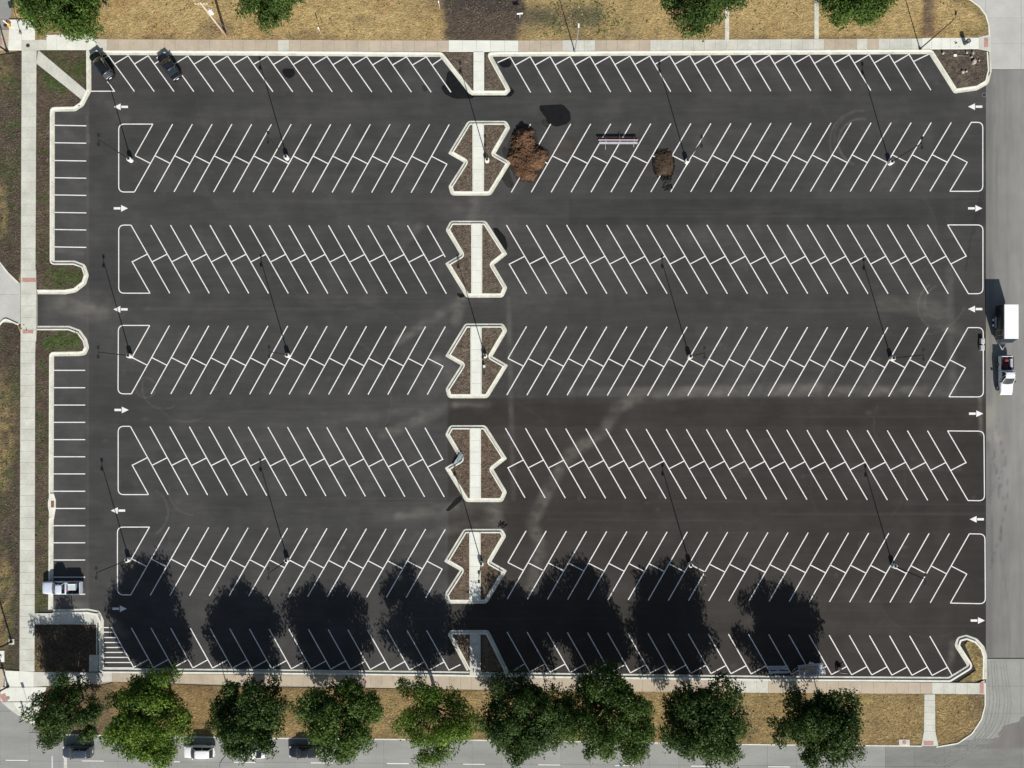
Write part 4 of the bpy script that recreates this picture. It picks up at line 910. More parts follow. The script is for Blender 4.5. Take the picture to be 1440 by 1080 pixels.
box_obj('button_box', (0, .1, 1.15), (.2, .14, .4), 'black_plastic', t, .02); box_obj('sign_plate', (0, .09, 1.45), (.28, .03, .3), 'galvanised', t)
def sign_post(x, y, h, label, pw, ph, mat, rz=0, post='galvanised'):
    t = thing('sign_post', label, 'sign', W(x, y, .1), rz)
    tube_obj('post', [(0, 0, 0), (0, 0, h)], .03, post, t, 6)
    if pw: box_obj('sign_plate', (0, .04, h - ph / 2), (pw, .02, ph), mat, t, 0)
    return t
sign_post(39.5, 988, 1.9, 'thin sign post beside the small sparse tree, its shadow crossing the white pavement', .45, .5, 'galvanised')
sign_post(619, 15, 2.6, 'thin white post at the edge of the dark bare soil on the north lawn', .12, .5, 'white_metal', .4, 'white_metal')
t = sign_post(731, 27, 1.6, 'small white T-shaped sign on the bare soil at the top', .9, .35, 'white_metal', .1, 'white_metal')
t = sign_post(452, 48, 1.9, 'short white marker post on the dry lawn left of the bare soil', .16, .6, 'white_metal', .3, 'white_metal')

# ------------------------------------------------------------------ vehicles (built nose along +x)
def loft(name, st_, mat, parent, smooth=True):
    bm = bmesh.new(); rings = []
    for x, sec in st_:
        full = [(y, z) for y, z in sec] + [(-y, z) for y, z in reversed(sec) if abs(y) > 1e-4]
        rings.append([bm.verts.new((x, y, z)) for y, z in full])
    n = len(rings[0])
    for a, b in zip(rings, rings[1:]):
        for k in range(n): bm.faces.new((a[k], a[(k + 1) % n], b[(k + 1) % n], b[k]))
    bm.faces.new(rings[0]); bm.faces.new(rings[-1][::-1])
    o = put(name, bm_mesh(name, bm, smooth), mat, parent)
    return o
def interp(P, x):
    for (a, za), (b, zb) in zip(P, P[1:]):
        if a <= x <= b: return za + (zb - za) * (x - a) / (b - a)
    return P[0][1] if x < P[0][0] else P[-1][1]
def wheel(t, x, y, r=.34, w=.23):
    s = 1 if y > 0 else -1; bm = bmesh.new()
    add_tube(bm, [(x, y - w / 2, r), (x, y - w / 2 + .03, r), (x, y + w / 2 - .03, r), (x, y + w / 2, r)], [r * .88, r, r, r * .88], 18)
    ty = put('tyre', bm_mesh('tyre', bm, False), 'tyre', t)
    bm = bmesh.new(); yo = y + s * (w / 2 + .005); add_tube(bm, [(x, yo - .03, r), (x, yo, r)], [r * .62, r * .6], 12); put('rim', bm_mesh('rim', bm), 'rim', ty)
def lower_body(t, L, Wd, prof, paint, x0=None, x1=None, zb=.26, taper=.16):
    x0 = -L / 2 if x0 is None else x0; x1 = L / 2 if x1 is None else x1
    S = []; n = 22
    for i in range(n + 1):
        u = -math.cos(math.pi * i / n); x = (x0 + x1) / 2 + u * (x1 - x0) / 2; q = abs(2 * x / L)
        w = Wd / 2 * (1 - taper * q ** 6 - .03 * q ** 2); z = interp(prof, x)
        if i in (0, n) and abs(abs(x) - L / 2) < .01: w *= .93; z -= .12
        S.append((x, [(w * .88, zb), (w * .98, zb + .08), (w, zb + (z - zb) * .5), (w * .985, zb + (z - zb) * .82), (w * .93, z - .035), (w * .80, z), (w * .4, z + .03), (0, z + .035)]))
    return loft('body', S, paint, t)
def glass_patch(name, t, bot, top, zb, zt, bw, tw, bulge, ny=6):
    """windscreen or rear window between a lower and an upper edge"""
    v = []; f = []
    for i, (x, z, w, bl) in enumerate(((bot, zb, bw, bulge), ((bot + top) / 2, (zb + zt) / 2 + .02, (bw + tw) / 2, bulge * .9), (top, zt, tw, bulge * .6))):
        for k in range(ny + 1):
            y = -w + 2 * w * k / ny; v.append((x + bl * (1 - (y / w) ** 2), y, z))
    for i in range(2):
        for k in range(ny):
            a = i * (ny + 1) + k; f.append((a, a + 1, a + ny + 2, a + ny + 1))
    me = mesh(name, v, f); me.polygons.foreach_set('use_smooth', [True] * len(f)); return put(name, me, 'glass', t)
def cabin(t, xa, xb, xc, xd, zb, zt, bw, tw, paint, pillars=(0.5,), roof_mat=None, rear_b=-.08):
    glass_patch('windscreen', t, xa, xb, zb, zt - .03, bw, tw, .16)
    glass_patch('rear_window', t, xd, xc, zb, zt - .03, bw * .97, tw * .97, rear_b)
    for s in (1, -1):
        v = [(xa, s * bw, zb), (xd, s * bw * .97, zb), (xc, s * tw * .97, zt - .04), (xb, s * tw, zt - .04)]
        put('side_window', mesh('sw', v, [(0, 1, 2, 3)]), 'glass', t)
        for p in pillars:
            tube_obj('pillar', [(lerp(xa, xd, p), s * (bw + .004), zb), (lerp(xb, xc, p), s * (tw + .01), zt - .03)], .035, paint, t, 5)
        tube_obj('pillar', [(xa, s * bw, zb), (xb, s * tw, zt - .04)], .04, paint, t, 5); tube_obj('pillar', [(xd, s * bw * .97, zb), (xc, s * tw * .97, zt - .04)], .05, paint, t, 5)
    S = []
    for i in range(9):
        u = i / 8; x = lerp(xc - .04, xb + .10, u); w = tw * (1 - .10 * abs(2 * u - 1) ** 4); z = zt - .045 * (2 * u - 1) ** 2
        S.append((x, [(w * .9, z - .05), (w, z - .045), (w * .97, z - .015), (w * .7, z + .005), (0, z + .02)]))
    return loft('roof', S, roof_mat or paint, t)
def lamps(t, L, Wd, zf, zr, paint):
    for s in (1, -1):
        box_obj('headlight', (L / 2 - .20, s * (Wd / 2 - .24), zf), (.26, .30, .13), 'headlamp', t, .04)
        box_obj('taillight', (-L / 2 + .12, s * (Wd / 2 - .2), zr), (.14, .26, .16), 'tail_lamp', t, .03)
def mirrors(t, x, y, z, paint, big=1):
    for s in (1, -1): box_obj('mirror', (x, s * (y + .11 * big), z), (.13 * big, .22 * big, .15 * big), paint, t, .03)
def sedan(loc, rz, label, paint, L=4.75, Wd=1.82, ht=1.46, suv=False, roof_mat=None, glassroof=False):
    t = thing('parked_car', label, 'car', loc, rz)
    if suv:
        prof = [(-L / 2, .98), (-L / 2 + .25, 1.06), (0.2, 1.02), (L * .22, 1.02), (L / 2 - .25, .86), (L / 2, .74)]
        xa, xb, xc, xd = L * .23, L * .06, -L * .40, -L * .47; zb = 1.0
    else:
        prof = [(-L / 2, .86), (-L / 2 + .2, .98), (-L * .3, .98), (L * .2, .93), (L / 2 - .3, .76), (L / 2, .66)]
        xa, xb, xc, xd = L * .22, L * .05, -L * .19, -L * .36; zb = .93
    lower_body(t, L, Wd, prof, paint)
    cabin(t, xa, xb, xc, xd, zb, ht, Wd * .43, Wd * .345, paint, (.5,), roof_mat)
    for x in (L * .30, -L * .29):
        for s in (1, -1): wheel(t, x, s * (Wd / 2 - .105))
    lamps(t, L, Wd, .66 if not suv else .78, .84 if not suv else .95, paint); mirrors(t, xa - .18, Wd * .45, zb + .05, paint)
    box_obj('grille', (L / 2 - .035, 0, .52), (.06, Wd * .5, .16), 'black_plastic', t, .02)
    box_obj('number_plate', (-L / 2 - .01, 0, .62), (.02, .4, .14), 'white_metal', t)
    for s in (1, -1):
        box_obj('wiper', (xa + .02, s * .3 + .15, zb + .06), (.03, .55, .02), 'black_plastic', t)
        for x in (.35, -.65): box_obj('door_handle', (x, s * (Wd / 2 - .01), .82), (.16, .03, .03), paint, t)
    if glassroof: box_obj('sunroof', (lerp(xb, xc, .38), 0, ht + .015), ((xb - xc) * .4, Wd * .42, .02), 'glass', t, .005)
    return t
def pickup(loc, rz, label, paint, L=5.9, Wd=2.02, bed=1.85, ht=1.86, cab_len=2.0, bed_mat='black_plastic'):
    t = thing('pickup_truck', label, 'pickup truck', loc, rz)
    xbed = -L / 2 + bed + .08
    prof = [(xbed, 1.16), (L * .12, 1.14), (L * .2, 1.12), (L / 2 - .35, 1.04), (L / 2, .86)]
    lower_body(t, L, Wd, prof, paint, x0=xbed, zb=.42, taper=.12)
    xa = L * .2; xd = xbed + .12
    cabin(t, xa, xa - .86, xd + .16, xd, 1.14, ht, Wd * .44, Wd * .36, paint, (.46,), rear_b=-.03)
    z0, z1 = .52, 1.16
    for s in (1, -1):
        bm = bmesh.new(); add_box(bm, -L / 2 + bed / 2, s * (Wd / 2 - .07), (z0 + z1) / 2, bed, .13, z1 - z0, bevel=.04); put('bed_side', bm_mesh('bs', bm), paint, t)
        box_obj('bed_rail', (-L / 2 + bed / 2, s * (Wd / 2 - .08), z1 + .012), (bed - .04, .09, .025), 'black_plastic', t)
        box_obj('wheel_arch', (-L * .29, s * (Wd / 2 - .24), .90), (.95, .22, .26), bed_mat, t, .04)
    box_obj('bed_floor', (-L / 2 + bed / 2, 0, z0 + .12), (bed - .04, Wd - .28, .05), bed_mat, t)
    for k in range(6): box_obj('bed_rib', (-L / 2 + bed / 2, -.62 + .25 * k, z0 + .16), (bed - .1, .06, .025), bed_mat, t)
    box_obj('tailgate', (-L / 2 + .03, 0, (z0 + z1) / 2 + .02), (.09, Wd - .2, z1 - z0 - .04), paint, t, .03)
    box_obj('bulkhead', (xbed - .05, 0, (z0 + z1) / 2), (.05, Wd - .2, z1 - z0 - .04), paint, t)
    box_obj('bumper', (-L / 2 - .1, 0, .58), (.18, Wd * .9, .2), 'galvanised', t, .04)
    box_obj('grille', (L / 2 - .03, 0, .78), (.06, Wd * .55, .26), 'black_plastic', t, .02)
    for x in (L * .315, -L * .29):
        for s in (1, -1): wheel(t, x, s * (Wd / 2 - .14), .40, .27)
    lamps(t, L, Wd, .82, .9, paint); mirrors(t, xa - .25, Wd * .47, 1.22, 'black_plastic', 1.35)
    for s in (1, -1):
        box_obj('wiper', (xa + .02, s * .35 + .12, 1.19), (.03, .6, .02), 'black_plastic', t)
        for x in (.55, -.45): box_obj('door_handle', (x, s * (Wd / 2 - .005), .98), (.18, .03, .04), 'black_plastic', t)
    return t
# two black cars in the north-west stalls (nose to the curb)
ang = math.atan2(50.3, -35.5)      # along the stall, pointing up-left
sedan(W(146.2, 95, 0), ang, 'black car in the westernmost stall of the top row, next to the corner curb', 'car_black', 4.75, 1.86, 1.56, suv=True)
sedan(W(240.5, 96.5, 0), ang, 'black sedan nose-in in the top row, three stalls from the corner', 'car_black', 4.65, 1.8, 1.45, glassroof=True)
# pickup in the west bays
pickup(W(91.5, 824.5, 0), math.pi, 'pale silver-blue pickup truck in the lowest west bay, cargo in its bed', 'car_pearl', 5.95, 2.0, 2.1)
t = thing('cargo_box', 'pale blue-white lidded box lying in the bed of the west-bay pickup', 'box', W(107, 823, .70))
box_obj('bin', (0, 0, .2), (1.15, .95, .38), 'blue_grey_plastic', t, .03); box_obj('lid', (0, 0, .42), (1.2, 1.0, .05), 'sheet_plastic', t, .02); box_obj('lid_rim', (0, .42, .46), (1.15, .14, .04), 'white_metal', t, .01)
t = thing('tool_bag', 'red and black bag behind the box in the west-bay pickup bed', 'bag', W(100.2, 826.5, .70), .3)
box_obj('bag', (0, 0, .15), (.4, .65, .28), 'red_plastic', t, .08); tube_obj('strap', [(-.15, -.2, .28), (0, 0, .42), (.12, .22, .28)], .02, 'black_plastic', t, 6)
# enclosed trailer and white pickup on the east road
t = thing('enclosed_trailer', 'black box trailer with a white roof hitched behind the white pickup', 'trailer', W(1406.3, 455, 0), 0)
bx_l, bx_w = 5.25, 2.16
box_obj('box', (0, 0, 1.52), (bx_w, bx_l, 2.0), 'trailer_black', t, .03)
bm = bmesh.new(); pts_ = [(-bx_w / 2, -bx_l / 2 + .02), (-.28, -bx_l / 2 - .55), (.28, -bx_l / 2 - .55), (bx_w / 2, -bx_l / 2 + .02)]
vb = [bm.verts.new((a, b, .56)) for a, b in pts_]; vt = [bm.verts.new((a, b, 2.30)) for a, b in pts_]
bm.faces.new(vt); bm.faces.new(vb[::-1])
for k in range(3): bm.faces.new((vb[k], vb[k + 1], vt[k + 1], vt[k]))
bm.faces.new((vb[3], vb[0], vt[0], vt[3])); put('nose', bm_mesh('nose', bm), 'car_charcoal', t)
box_obj('roof', (0, .02, 2.545), (bx_w - .04, bx_l - .02, .05), 'trailer_roof', t, .015)
for s in (1, -1): box_obj('roof_trim', (s * (bx_w / 2 + .004), 0, 2.51), (.05, bx_l + .03, .06), 'aluminium', t)

box_obj('side_door', (-bx_w / 2 - .012, -1.6, 1.5), (.03, .75, 1.7), 'trailer_black', t, .01)
for y in (-2.0, -1.2): box_obj('door_trim', (-bx_w / 2 - .03, y, 1.5), (.015, .04, 1.72), 'aluminium', t)
for z in (.65, 2.35): box_obj('door_trim', (-bx_w / 2 - .03, -1.6, z), (.015, .84, .04), 'aluminium', t)
for s in (1, -1):
    box_obj('fender', (s * (bx_w / 2 + .12), .1, .78), (.26, 1.75, .06), 'aluminium', t, .02)
    for y in (-.32, .52):
        bm = bmesh.new(); xx = s * (bx_w / 2 + .12)
        add_tube(bm, [(xx - .1, y, .36), (xx - .07, y, .36), (xx + .07, y, .36), (xx + .1, y, .36)], [.31, .35, .35, .31], 18); w_ = put('tyre', bm_mesh('ty', bm), 'tyre', t)
        bm = bmesh.new(); add_tube(bm, [(xx + s * .09, y, .36), (xx + s * .115, y, .36)], [.21, .2], 12); put('rim', bm_mesh('rm', bm), 'white_metal', w_)
for s in (1, -1): tube_obj('tongue_bar', [(s * .75, -bx_l / 2 - .1, .5), (0, -bx_l / 2 - 1.55, .5)], .06, 'galvanised', t, 6)
tube_obj('jack', [(.16, -bx_l / 2 - 1.05, .2), (.16, -bx_l / 2 - 1.05, 1.05)], .05, 'galvanised', t, 8)
box_obj('rear_door', (0, bx_l / 2 + .015, 1.52), (bx_w - .2, .03, 1.85), 'trailer_black', t)
for s in (1, -1): box_obj('tail_lamp', (s * .9, bx_l / 2 + .03, .68), (.2, .04, .1), 'tail_lamp', t)
pickup(W(1409.5, 528.5, 0), -math.pi / 2, 'white pickup truck on the east road with red things in its bed, towing the trailer', 'car_white', 6.0, 2.02, 2.15, 1.88)
t = thing('jerry_can', 'red fuel can at the head of the white pickup bed', 'fuel can', W(1409.5, 507.5, .70), .2)
box_obj('can', (0, 0, .2), (.5, .3, .38), 'red_plastic', t, .04); tube_obj('spout', [(.15, 0, .38), (.25, 0, .52)], .03, 'black_plastic', t, 6)
t = thing('tool_box', 'long grey tool box along the side of the white pickup bed', 'tool box', W(1416, 511, .70), 0)
box_obj('chest', (0, 0, .2), (.42, 1.25, .38), 'blue_grey_plastic', t, .02); box_obj('lid', (0, 0, .41), (.45, 1.28, .05), 'aluminium', t, .01)
t = thing('folded_tarp', 'dark folded tarp lying on the white pickup bed floor', 'tarp', W(1409, 515, .70), 0)
box_obj('tarp', (0, 0, .1), (.85, .7, .18), 'maroon', t, .06); box_obj('strap', (0, 0, .2), (.1, .74, .02), 'black_plastic', t)
# street cars
sedan(W(113, 1054, 0), math.pi, 'charcoal-blue car in the street below the small sparse corner tree', 'car_charcoal', 4.6, 1.85, 1.6, suv=True)
sedan(W(201, 1054, 0), math.pi, 'grey-green car mostly hidden under the big yellow-green tree', 'car_green_grey', 4.6, 1.82, 1.5)
sedan(W(283, 1054, 0), math.pi, 'white sport-utility car in the street right of the yellow-green tree', 'car_white', 4.7, 1.88, 1.68, suv=True)
sedan(W(357, 1055, 0), math.pi, 'small white car mostly hidden beneath the round dark tree', 'car_white', 4.3, 1.78, 1.45)
sedan(W(429, 1054, 0), math.pi, 'black car in the street partly covered by the tree to its right', 'car_black', 4.6, 1.82, 1.45)

# ------------------------------------------------------------------ heaps
# low piles
def heap(name, poly, hgt, mat, label, cat, step=1.6, seed=0, clods=0, grp=None, spiky=.25):
    xs = [p[0] for p in poly]; ys_ = [p[1] for p in poly]; cx, cy = sum(xs) / len(xs), sum(ys_) / len(ys_)
    poly = round_path(poly, True, 1.6, 2); root = thing(name, label, cat, W(cx, cy, 0))
    x0, x1, y0, y1 = min(xs) - 2, max(xs) + 2, min(ys_) - 2, max(ys_) + 2
    nx, ny = int((x1 - x0) / step) + 1, int((y1 - y0) / step) + 1
    X, Y = np.meshgrid(np.linspace(x0, x1, nx), np.linspace(y0, y1, ny)); x = X.ravel(); y = Y.ravel()
    ins = np.zeros(len(x), bool); d = np.full(len(x), 1e9); n = len(poly)
    for i in range(n):
        (ax, ay), (bx, by) = poly[i], poly[(i + 1) % n]
        c = ((ay > y) != (by > y)) & (x < (bx - ax) * (y - ay) / (by - ay + 1e-9) + ax); ins ^= c
        L = (bx - ax) ** 2 + (by - ay) ** 2 + 1e-9; t = np.clip(((x - ax) * (bx - ax) + (y - ay) * (by - ay)) / L, 0, 1)
        d = np.minimum(d, np.hypot(x - ax - t * (bx - ax), y - ay - t * (by - ay)))
    d = np.where(ins, d, -d); nz = vnoise(x, y, 9, 4, seed)
    z = np.clip(1 - np.exp(-(d + (nz - .5) * 4) / 6), -.05, 1) * hgt * (.55 + .9 * vnoise(x, y, 16, 3, seed + 1)) + (vnoise(x, y, 3, 3, seed + 2) - .5) * spiky * (d > -1)
    z = np.where(d < -1.2, -.12, z)
    co = np.stack([(x - cx) / PPM, -(y - cy) / PPM, z], 1)
    idx = np.arange(nx * ny).reshape(ny, nx); f = []
    for j in range(ny - 1):
        for i in range(nx - 1):
            q = (idx[j + 1, i], idx[j + 1, i + 1], idx[j, i + 1], idx[j, i])
            if max(d[k] for k in q) > -1.6: f.append(tuple(int(k) for k in q))
    me = mesh('mound', co, f); put('mound', me, mat, root)
    if clods:
        bm = bmesh.new(); r = random.Random(seed); k = 0
        while k < clods:
            i = r.randrange(len(x))
            if d[i] < -2.0 or (d[i] < -1 and r.random() < .6): continue
            s = r.uniform(.05, .17); m = Matrix.Translation((co[i][0] + r.uniform(-.1, .1), co[i][1] + r.uniform(-.1, .1), max(0, z[i]) + s * .2)) @ Matrix.Rotation(r.uniform(0, 6), 4, 'Z') @ Matrix.Diagonal((s * r.uniform(.7, 1.5), s, s * .8, 1))
            bmesh.ops.create_icosphere(bm, subdivisions=1, radius=1, matrix=m); k += 1
        o = put('clods', bm_mesh('clods', bm), mat, root); o['kind'] = 'stuff'
    return root
heap('mulch_heap', [(726, 183), (738, 178), (752, 183), (750, 193), (753, 204), (767, 211), (771, 220), (767, 229), (763, 236), (753, 239), (755, 247), (750, 255), (733, 253), (725, 246), (722, 234), (712, 222), (717, 211), (720, 193)],
     1.15, 'heap_soil', 'large reddish-brown mulch heap beside the topmost planted island', 'mulch heap', 1.0, 71, 160, spiky=.3)
heap('mulch_pile', [(919, 216), (924, 212), (941, 212), (946, 216), (946.5, 232), (944, 247), (924, 247), (920.5, 232)],
     .42, 'dark_mulch', 'smaller dark brown flattened mulch pile near the light pole in the right half', 'mulch pile', 1.2, 75, 40, spiky=.06)
heap('debris_heap', [(930, 248), (942, 249), (941, 256), (933, 257)], .3, 'black_debris', 'little black heap touching the lower end of the flattened mulch pile', 'debris', 1.0, 77, 40)
heap('debris_heap', [(932, 263), (939, 260.5), (944, 263), (943, 266), (935, 266)], .2, 'black_debris', 'flat black scrap just below the flattened mulch pile', 'debris', 1.0, 78, 25)
heap('debris_heap', [(702, 735), (709, 734), (711, 741), (704, 742)], .35, 'black_debris', 'small black clump at the top right corner of the lowest planted island', 'debris', 1.0, 79, 25)
# rocks in the corner bed
def rock(x, y, s, label, seed):
    r = random.Random(seed); bm = bmesh.new(); bmesh.ops.create_icosphere(bm, subdivisions=2, radius=1)
    for v in bm.verts: v.co *= r.uniform(.78, 1.15); v.co.x *= s[0]; v.co.y *= s[1]; v.co.z *= s[2]
    o = put('rock', bm_mesh('rock', bm), 'rock'); o.location = W(x, y, .1 + s[2] * .5); o.rotation_euler = (0, 0, r.uniform(0, 3)); tag(o, label, 'rock', 'rocks in the northeast corner bed')
rock(1368, 88, (.36, .44, .35), 'biggest pale rock, right of the centre of the northeast corner bed', 1)
rock(1325, 75.5, (.24, .2, .2), 'pale rock nearest the west tip of the northeast corner bed', 2)
rock(1358.5, 74.5, (.2, .18, .18), 'small pale rock by the upper edge of the corner bed, left of the rock pair', 3)
rock(1367, 75.5, (.26, .2, .2), 'pale rock at the upper edge right above the biggest rock', 4)
rock(1365, 81, (.22, .2, .2), 'pale rock touching the top of the biggest rock', 5)
rock(1376, 85.5, (.15, .13, .13), 'tiny rock right of the biggest rock', 6)
rock(1353, 102, (.3, .24, .24), 'larger of two pale rocks at the bottom of the corner bed', 7)
rock(1358, 101, (.18, .2, .18), 'smaller of two pale rocks at the bottom of the corner bed', 8)
t = thing('fallen_sign', 'white plate on a thin metal post lying flat in the northeast corner bed', 'fallen sign', W(1349, 79, .16), -.04)
tube_obj('post', [(-1.3, 0, 0), (1.35, 0, .02)], .03, 'galvanised', t, 6); box_obj('plate', (-.75, 0, .04), (.5, .38, .03), 'white_metal', t)
t = thing('litter_bin', 'dark open litter bin standing on the sidewalk by the northeast corner bed', 'litter bin', W(1356, 62, .12))
bm = bmesh.new(); add_tube(bm, [(0, 0, 0), (0, 0, .9)], [.27, .33], 16); put('barrel', bm_mesh('bar', bm), 'bin_plastic', t)
bm = bmesh.new(); add_tube(bm, [(0, 0, .9), (0, 0, .96)], [.36, .36], 16); rm_ = put('rim', bm_mesh('rim', bm), 'black_plastic', t)
bm = bmesh.new(); add_tube(bm, [(0, 0, .961), (0, 0, .975)], [.2, .2], 12); put('opening', bm_mesh('op', bm), 'galvanised', t)
heap('weed_clump', [(1342, 58), (1347, 58), (1348, 64), (1343, 65)], .25, 'dark_mulch', 'small dark clump of weeds on the sidewalk left of the litter bin', 'weeds', 1.0, 80, 20)
# manholes, basins
def cover(x, y, r, label, mat='cast_iron', z=.125):
    t = thing('manhole_cover', label, 'manhole cover', W(x, y, z)); bm = bmesh.new(); add_tube(bm, [(0, 0, -.02), (0, 0, .012)], [r, r], 20); c = put('lid', bm_mesh('lid', bm), mat, t)
    bm = bmesh.new(); add_tube(bm, [(0, 0, -.02), (0, 0, .006)], [r + .07, r + .07], 20); put('frame', bm_mesh('fr', bm), 'galvanised', t)
cover(40, 64.5, .26, 'dark round manhole cover in the sidewalk at the northwest corner')
cover(34, 34.5, .16, 'small round cover in the white northwest pavement beneath the tree edge', 'galvanised')
cover(12, 981, .22, 'grey round cover in the white pavement of the southwest corner', 'galvanised')
cover(1384, 133.5, .28, 'black manhole cover at the lot edge below the northeast corner bed', z=.0)
t = thing('catch_basin', 'square concrete basin lid with a red round cap by the south street curb', 'catch basin', W(1271, 1043.5, .09))
box_obj('slab', (0, 0, .03), (1.7, .95, .08), 'walk_concrete', t, .01); bm = bmesh.new(); add_tube(bm, [(0, 0, .07), (0, 0, .1)], [.3, .3], 16); put('cap', bm_mesh('cap', bm), 'red_pad', t)
t = thing('utility_pad', 'pale concrete pad with a grey ring at the west edge beside the lower signal pole', 'utility pad', W(2, 922.5, .1))
box_obj('pad', (0, 0, .04), (1.1, 1.75, .1), 'new_concrete', t, .01); bm = bmesh.new(); add_tube(bm, [(0, 0, .09), (0, 0, .2)], [.2, .2], 14); rg = put('ring', bm_mesh('r', bm), 'pole_grey', t)
bm = bmesh.new(); add_tube(bm, [(0, 0, .2), (0, 0, .215)], [.11, .11], 12); put('plug', bm_mesh('pl', bm), 'white_metal', rg)
heap('leaf_litter', [(30, 457), (37, 458), (39, 462), (34, 464), (29, 461)], .1, 'dark_mulch', 'brown leaf litter on the west sidewalk beside the driveway curb', 'leaf litter', 1.0, 81, 30)
# crates near the east edge
for k, (y, nm) in enumerate(((480, 'upper of two pale grey crates standing on the east end marking'), (489.2, 'lower of two pale grey crates standing on the east end marking'))):
    t = thing('crate', nm, 'crate', W(1379.6 - k * .4, y, .01), .02 * k, 'pale grey crates at the east edge')
    box_obj('floor', (0, 0, .05), (.56, .8, .06), 'crate_plastic', t)
    for s in (1, -1): box_obj('side', (s * .27, 0, .25), (.04, .82, .44), 'crate_plastic', t, .01); box_obj('side', (0, s * .4, .25), (.52, .04, .44), 'crate_plastic', t, .01)
    box_obj('lid', (0, 0, .48), (.5, .74, .03), 'crate_plastic', t, .01)
    for j in range(3): box_obj('lid_rib', (0, -.22 + .22 * j, .50), (.44, .05, .02), 'walk_concrete', t)
# small boxes in the middle island
t = thing('junction_box', 'small white box in the middle planted island below its light pole', 'junction box', W(681, 515.5, .1)); box_obj('case', (0, 0, .2), (.3, .34, .4), 'white_metal', t, .02); box_obj('lid', (0, 0, .42), (.34, .38, .03), 'white_metal', t)
t = thing('valve_box', 'small grey flat valve box just below the white box in the middle planted island', 'valve box', W(681, 525, .12)); box_obj('frame', (0, 0, .02), (.45, .6, .06), 'galvanised', t); box_obj('lid', (0, 0, .055), (.38, .52, .02), 'black_plastic', t)
# triangular sheet across the notch of the fourth island
t = thing('plastic_sheet', 'pale blue-grey triangular sheet draped over the notch of the fourth planted island', 'plastic sheet', W(645, 645, 0))
bm = bmesh.new(); tri = [W(648.5, 634.5, .30) - t.location, W(653, 643.5, .5) - t.location, W(636, 655.5, .2) - t.location]
N_ = 8; vv = {}
rs = random.Random(4)
for i in range(N_ + 1):
    for j in range(N_ + 1 - i):
        k = N_ - i - j; p = tri[0] * i / N_ + tri[1] * j / N_ + tri[2] * k / N_; vv[i, j] = bm.verts.new(p + Vector((0, 0, rs.uniform(-.04, .05))))
for i in range(N_):
    for j in range(N_ - i):
        bm.faces.new((vv[i, j], vv[i + 1, j], vv[i, j + 1]))
        if i + j < N_ - 1: bm.faces.new((vv[i + 1, j], vv[i + 1, j + 1], vv[i, j + 1]))
bmesh.ops.solidify(bm, geom=bm.faces[:], thickness=.015)
put('sheet', bm_mesh('sheet', bm), 'sheet_plastic', t)
tube_obj('edge_tube', [tri[0] + Vector((0, 0, .25)), tri[2] + Vector((0, 0, .02))], .035, 'galvanised', t, 6)
# long bench stack in the upper right stalls
t = thing('metal_barrier', 'long silver rail barrier with a dark red panel lying across three stalls', 'barrier', W(868, 200, 0))
box_obj('panel', (0, .42, .38), (6.1, .34, .06), 'maroon', t, .01); box_obj('upper_rail', (.05, .14, .62), (6.2, .16, .10), 'pinkish_metal', t, .02)
box_obj('lower_plank', (.1, -.22, .42), (6.0, .28, .07), 'aluminium', t, .02); box_obj('plank_lip', (.1, -.40, .36), (5.9, .05, .10), 'galvanised', t, .01)
for x, y0, y1 in ((-1.85, -1.15, 1.05), (.32, -.3, 1.6), (2.55, -.75, 1.1)):
    tube_obj('foot', [(x, y0, .05), (x, y1, .05)], .045, 'galvanised', t, 6); tube_obj('strut', [(x, -.3, .05), (x, .1, .6)], .04, 'galvanised', t, 6); tube_obj('strut', [(x, y1 - .1, .06), (x, .2, .6)], .035, 'galvanised', t, 6)
# bench, trailer, tool by the south curb
t = thing('aluminium_bench', 'blue-tinted aluminium bench with three planks in tree shade by the south curb', 'bench', W(1092.5, 939.5, 0), .02)
for y, z in ((.36, .42), (.02, .44), (-.32, .80)): box_obj('plank', (0, y, z), (3.15, .28, .06), 'aluminium', t, .015)
box_obj('back_board', (-.1, -.55, .62), (2.9, .06, .2), 'blue_grey_plastic', t, .01)
for x in (-1.2, 0, 1.2):
    tube_obj('leg', [(x, .45, .02), (x, .3, .4)], .035, 'galvanised', t, 6); tube_obj('leg', [(x, -.6, .02), (x, -.35, .78)], .035, 'galvanised', t, 6); tube_obj('cross_bar', [(x, .4, .38), (x, -.4, .40)], .03, 'galvanised', t, 6)
t = thing('utility_trailer', 'small open utility trailer with a mesh frame and timber on it by the south curb', 'utility trailer', W(1136.5, 940, 0), .10)
box_obj('deck', (.2, 0, .48), (3.9, 1.55, .05), 'galvanised', t)
for s in (1, -1):
    tube_obj('top_rail', [(-1.75, s * .82, .95), (2.15, s * .82, .95)], .045, 'aluminium', t, 6); tube_obj('bottom_rail', [(-1.75, s * .82, .52), (2.15, s * .82, .52)], .04, 'aluminium', t, 6)
    for k in range(8): tube_obj('upright', [(-1.75 + k * .557, s * .82, .5), (-1.75 + k * .557, s * .82, .95)], .02, 'aluminium', t, 5)
    bm = bmesh.new(); add_tube(bm, [(.3, s * .98 - .09, .3), (.3, s * .98 + .09, .3)], [.29, .29], 16); w_ = put('tyre', bm_mesh('t', bm), 'tyre', t)
    bm = bmesh.new(); add_tube(bm, [(.3, s * 1.07, .3), (.3, s * 1.09, .3)], [.16, .15], 10); put('rim', bm_mesh('r', bm), 'white_metal', w_)
    box_obj('fender', (.3, s * .98, .64), (.85, .24, .04), 'aluminium', t, .01)
for x in (-1.75, 2.15): tube_obj('end_rail', [(x, -.82, .95), (x, .82, .95)], .045, 'aluminium', t, 6)
box_obj('ramp', (1.75, 0, .56), (.7, 1.45, .03), 'white_metal', t)
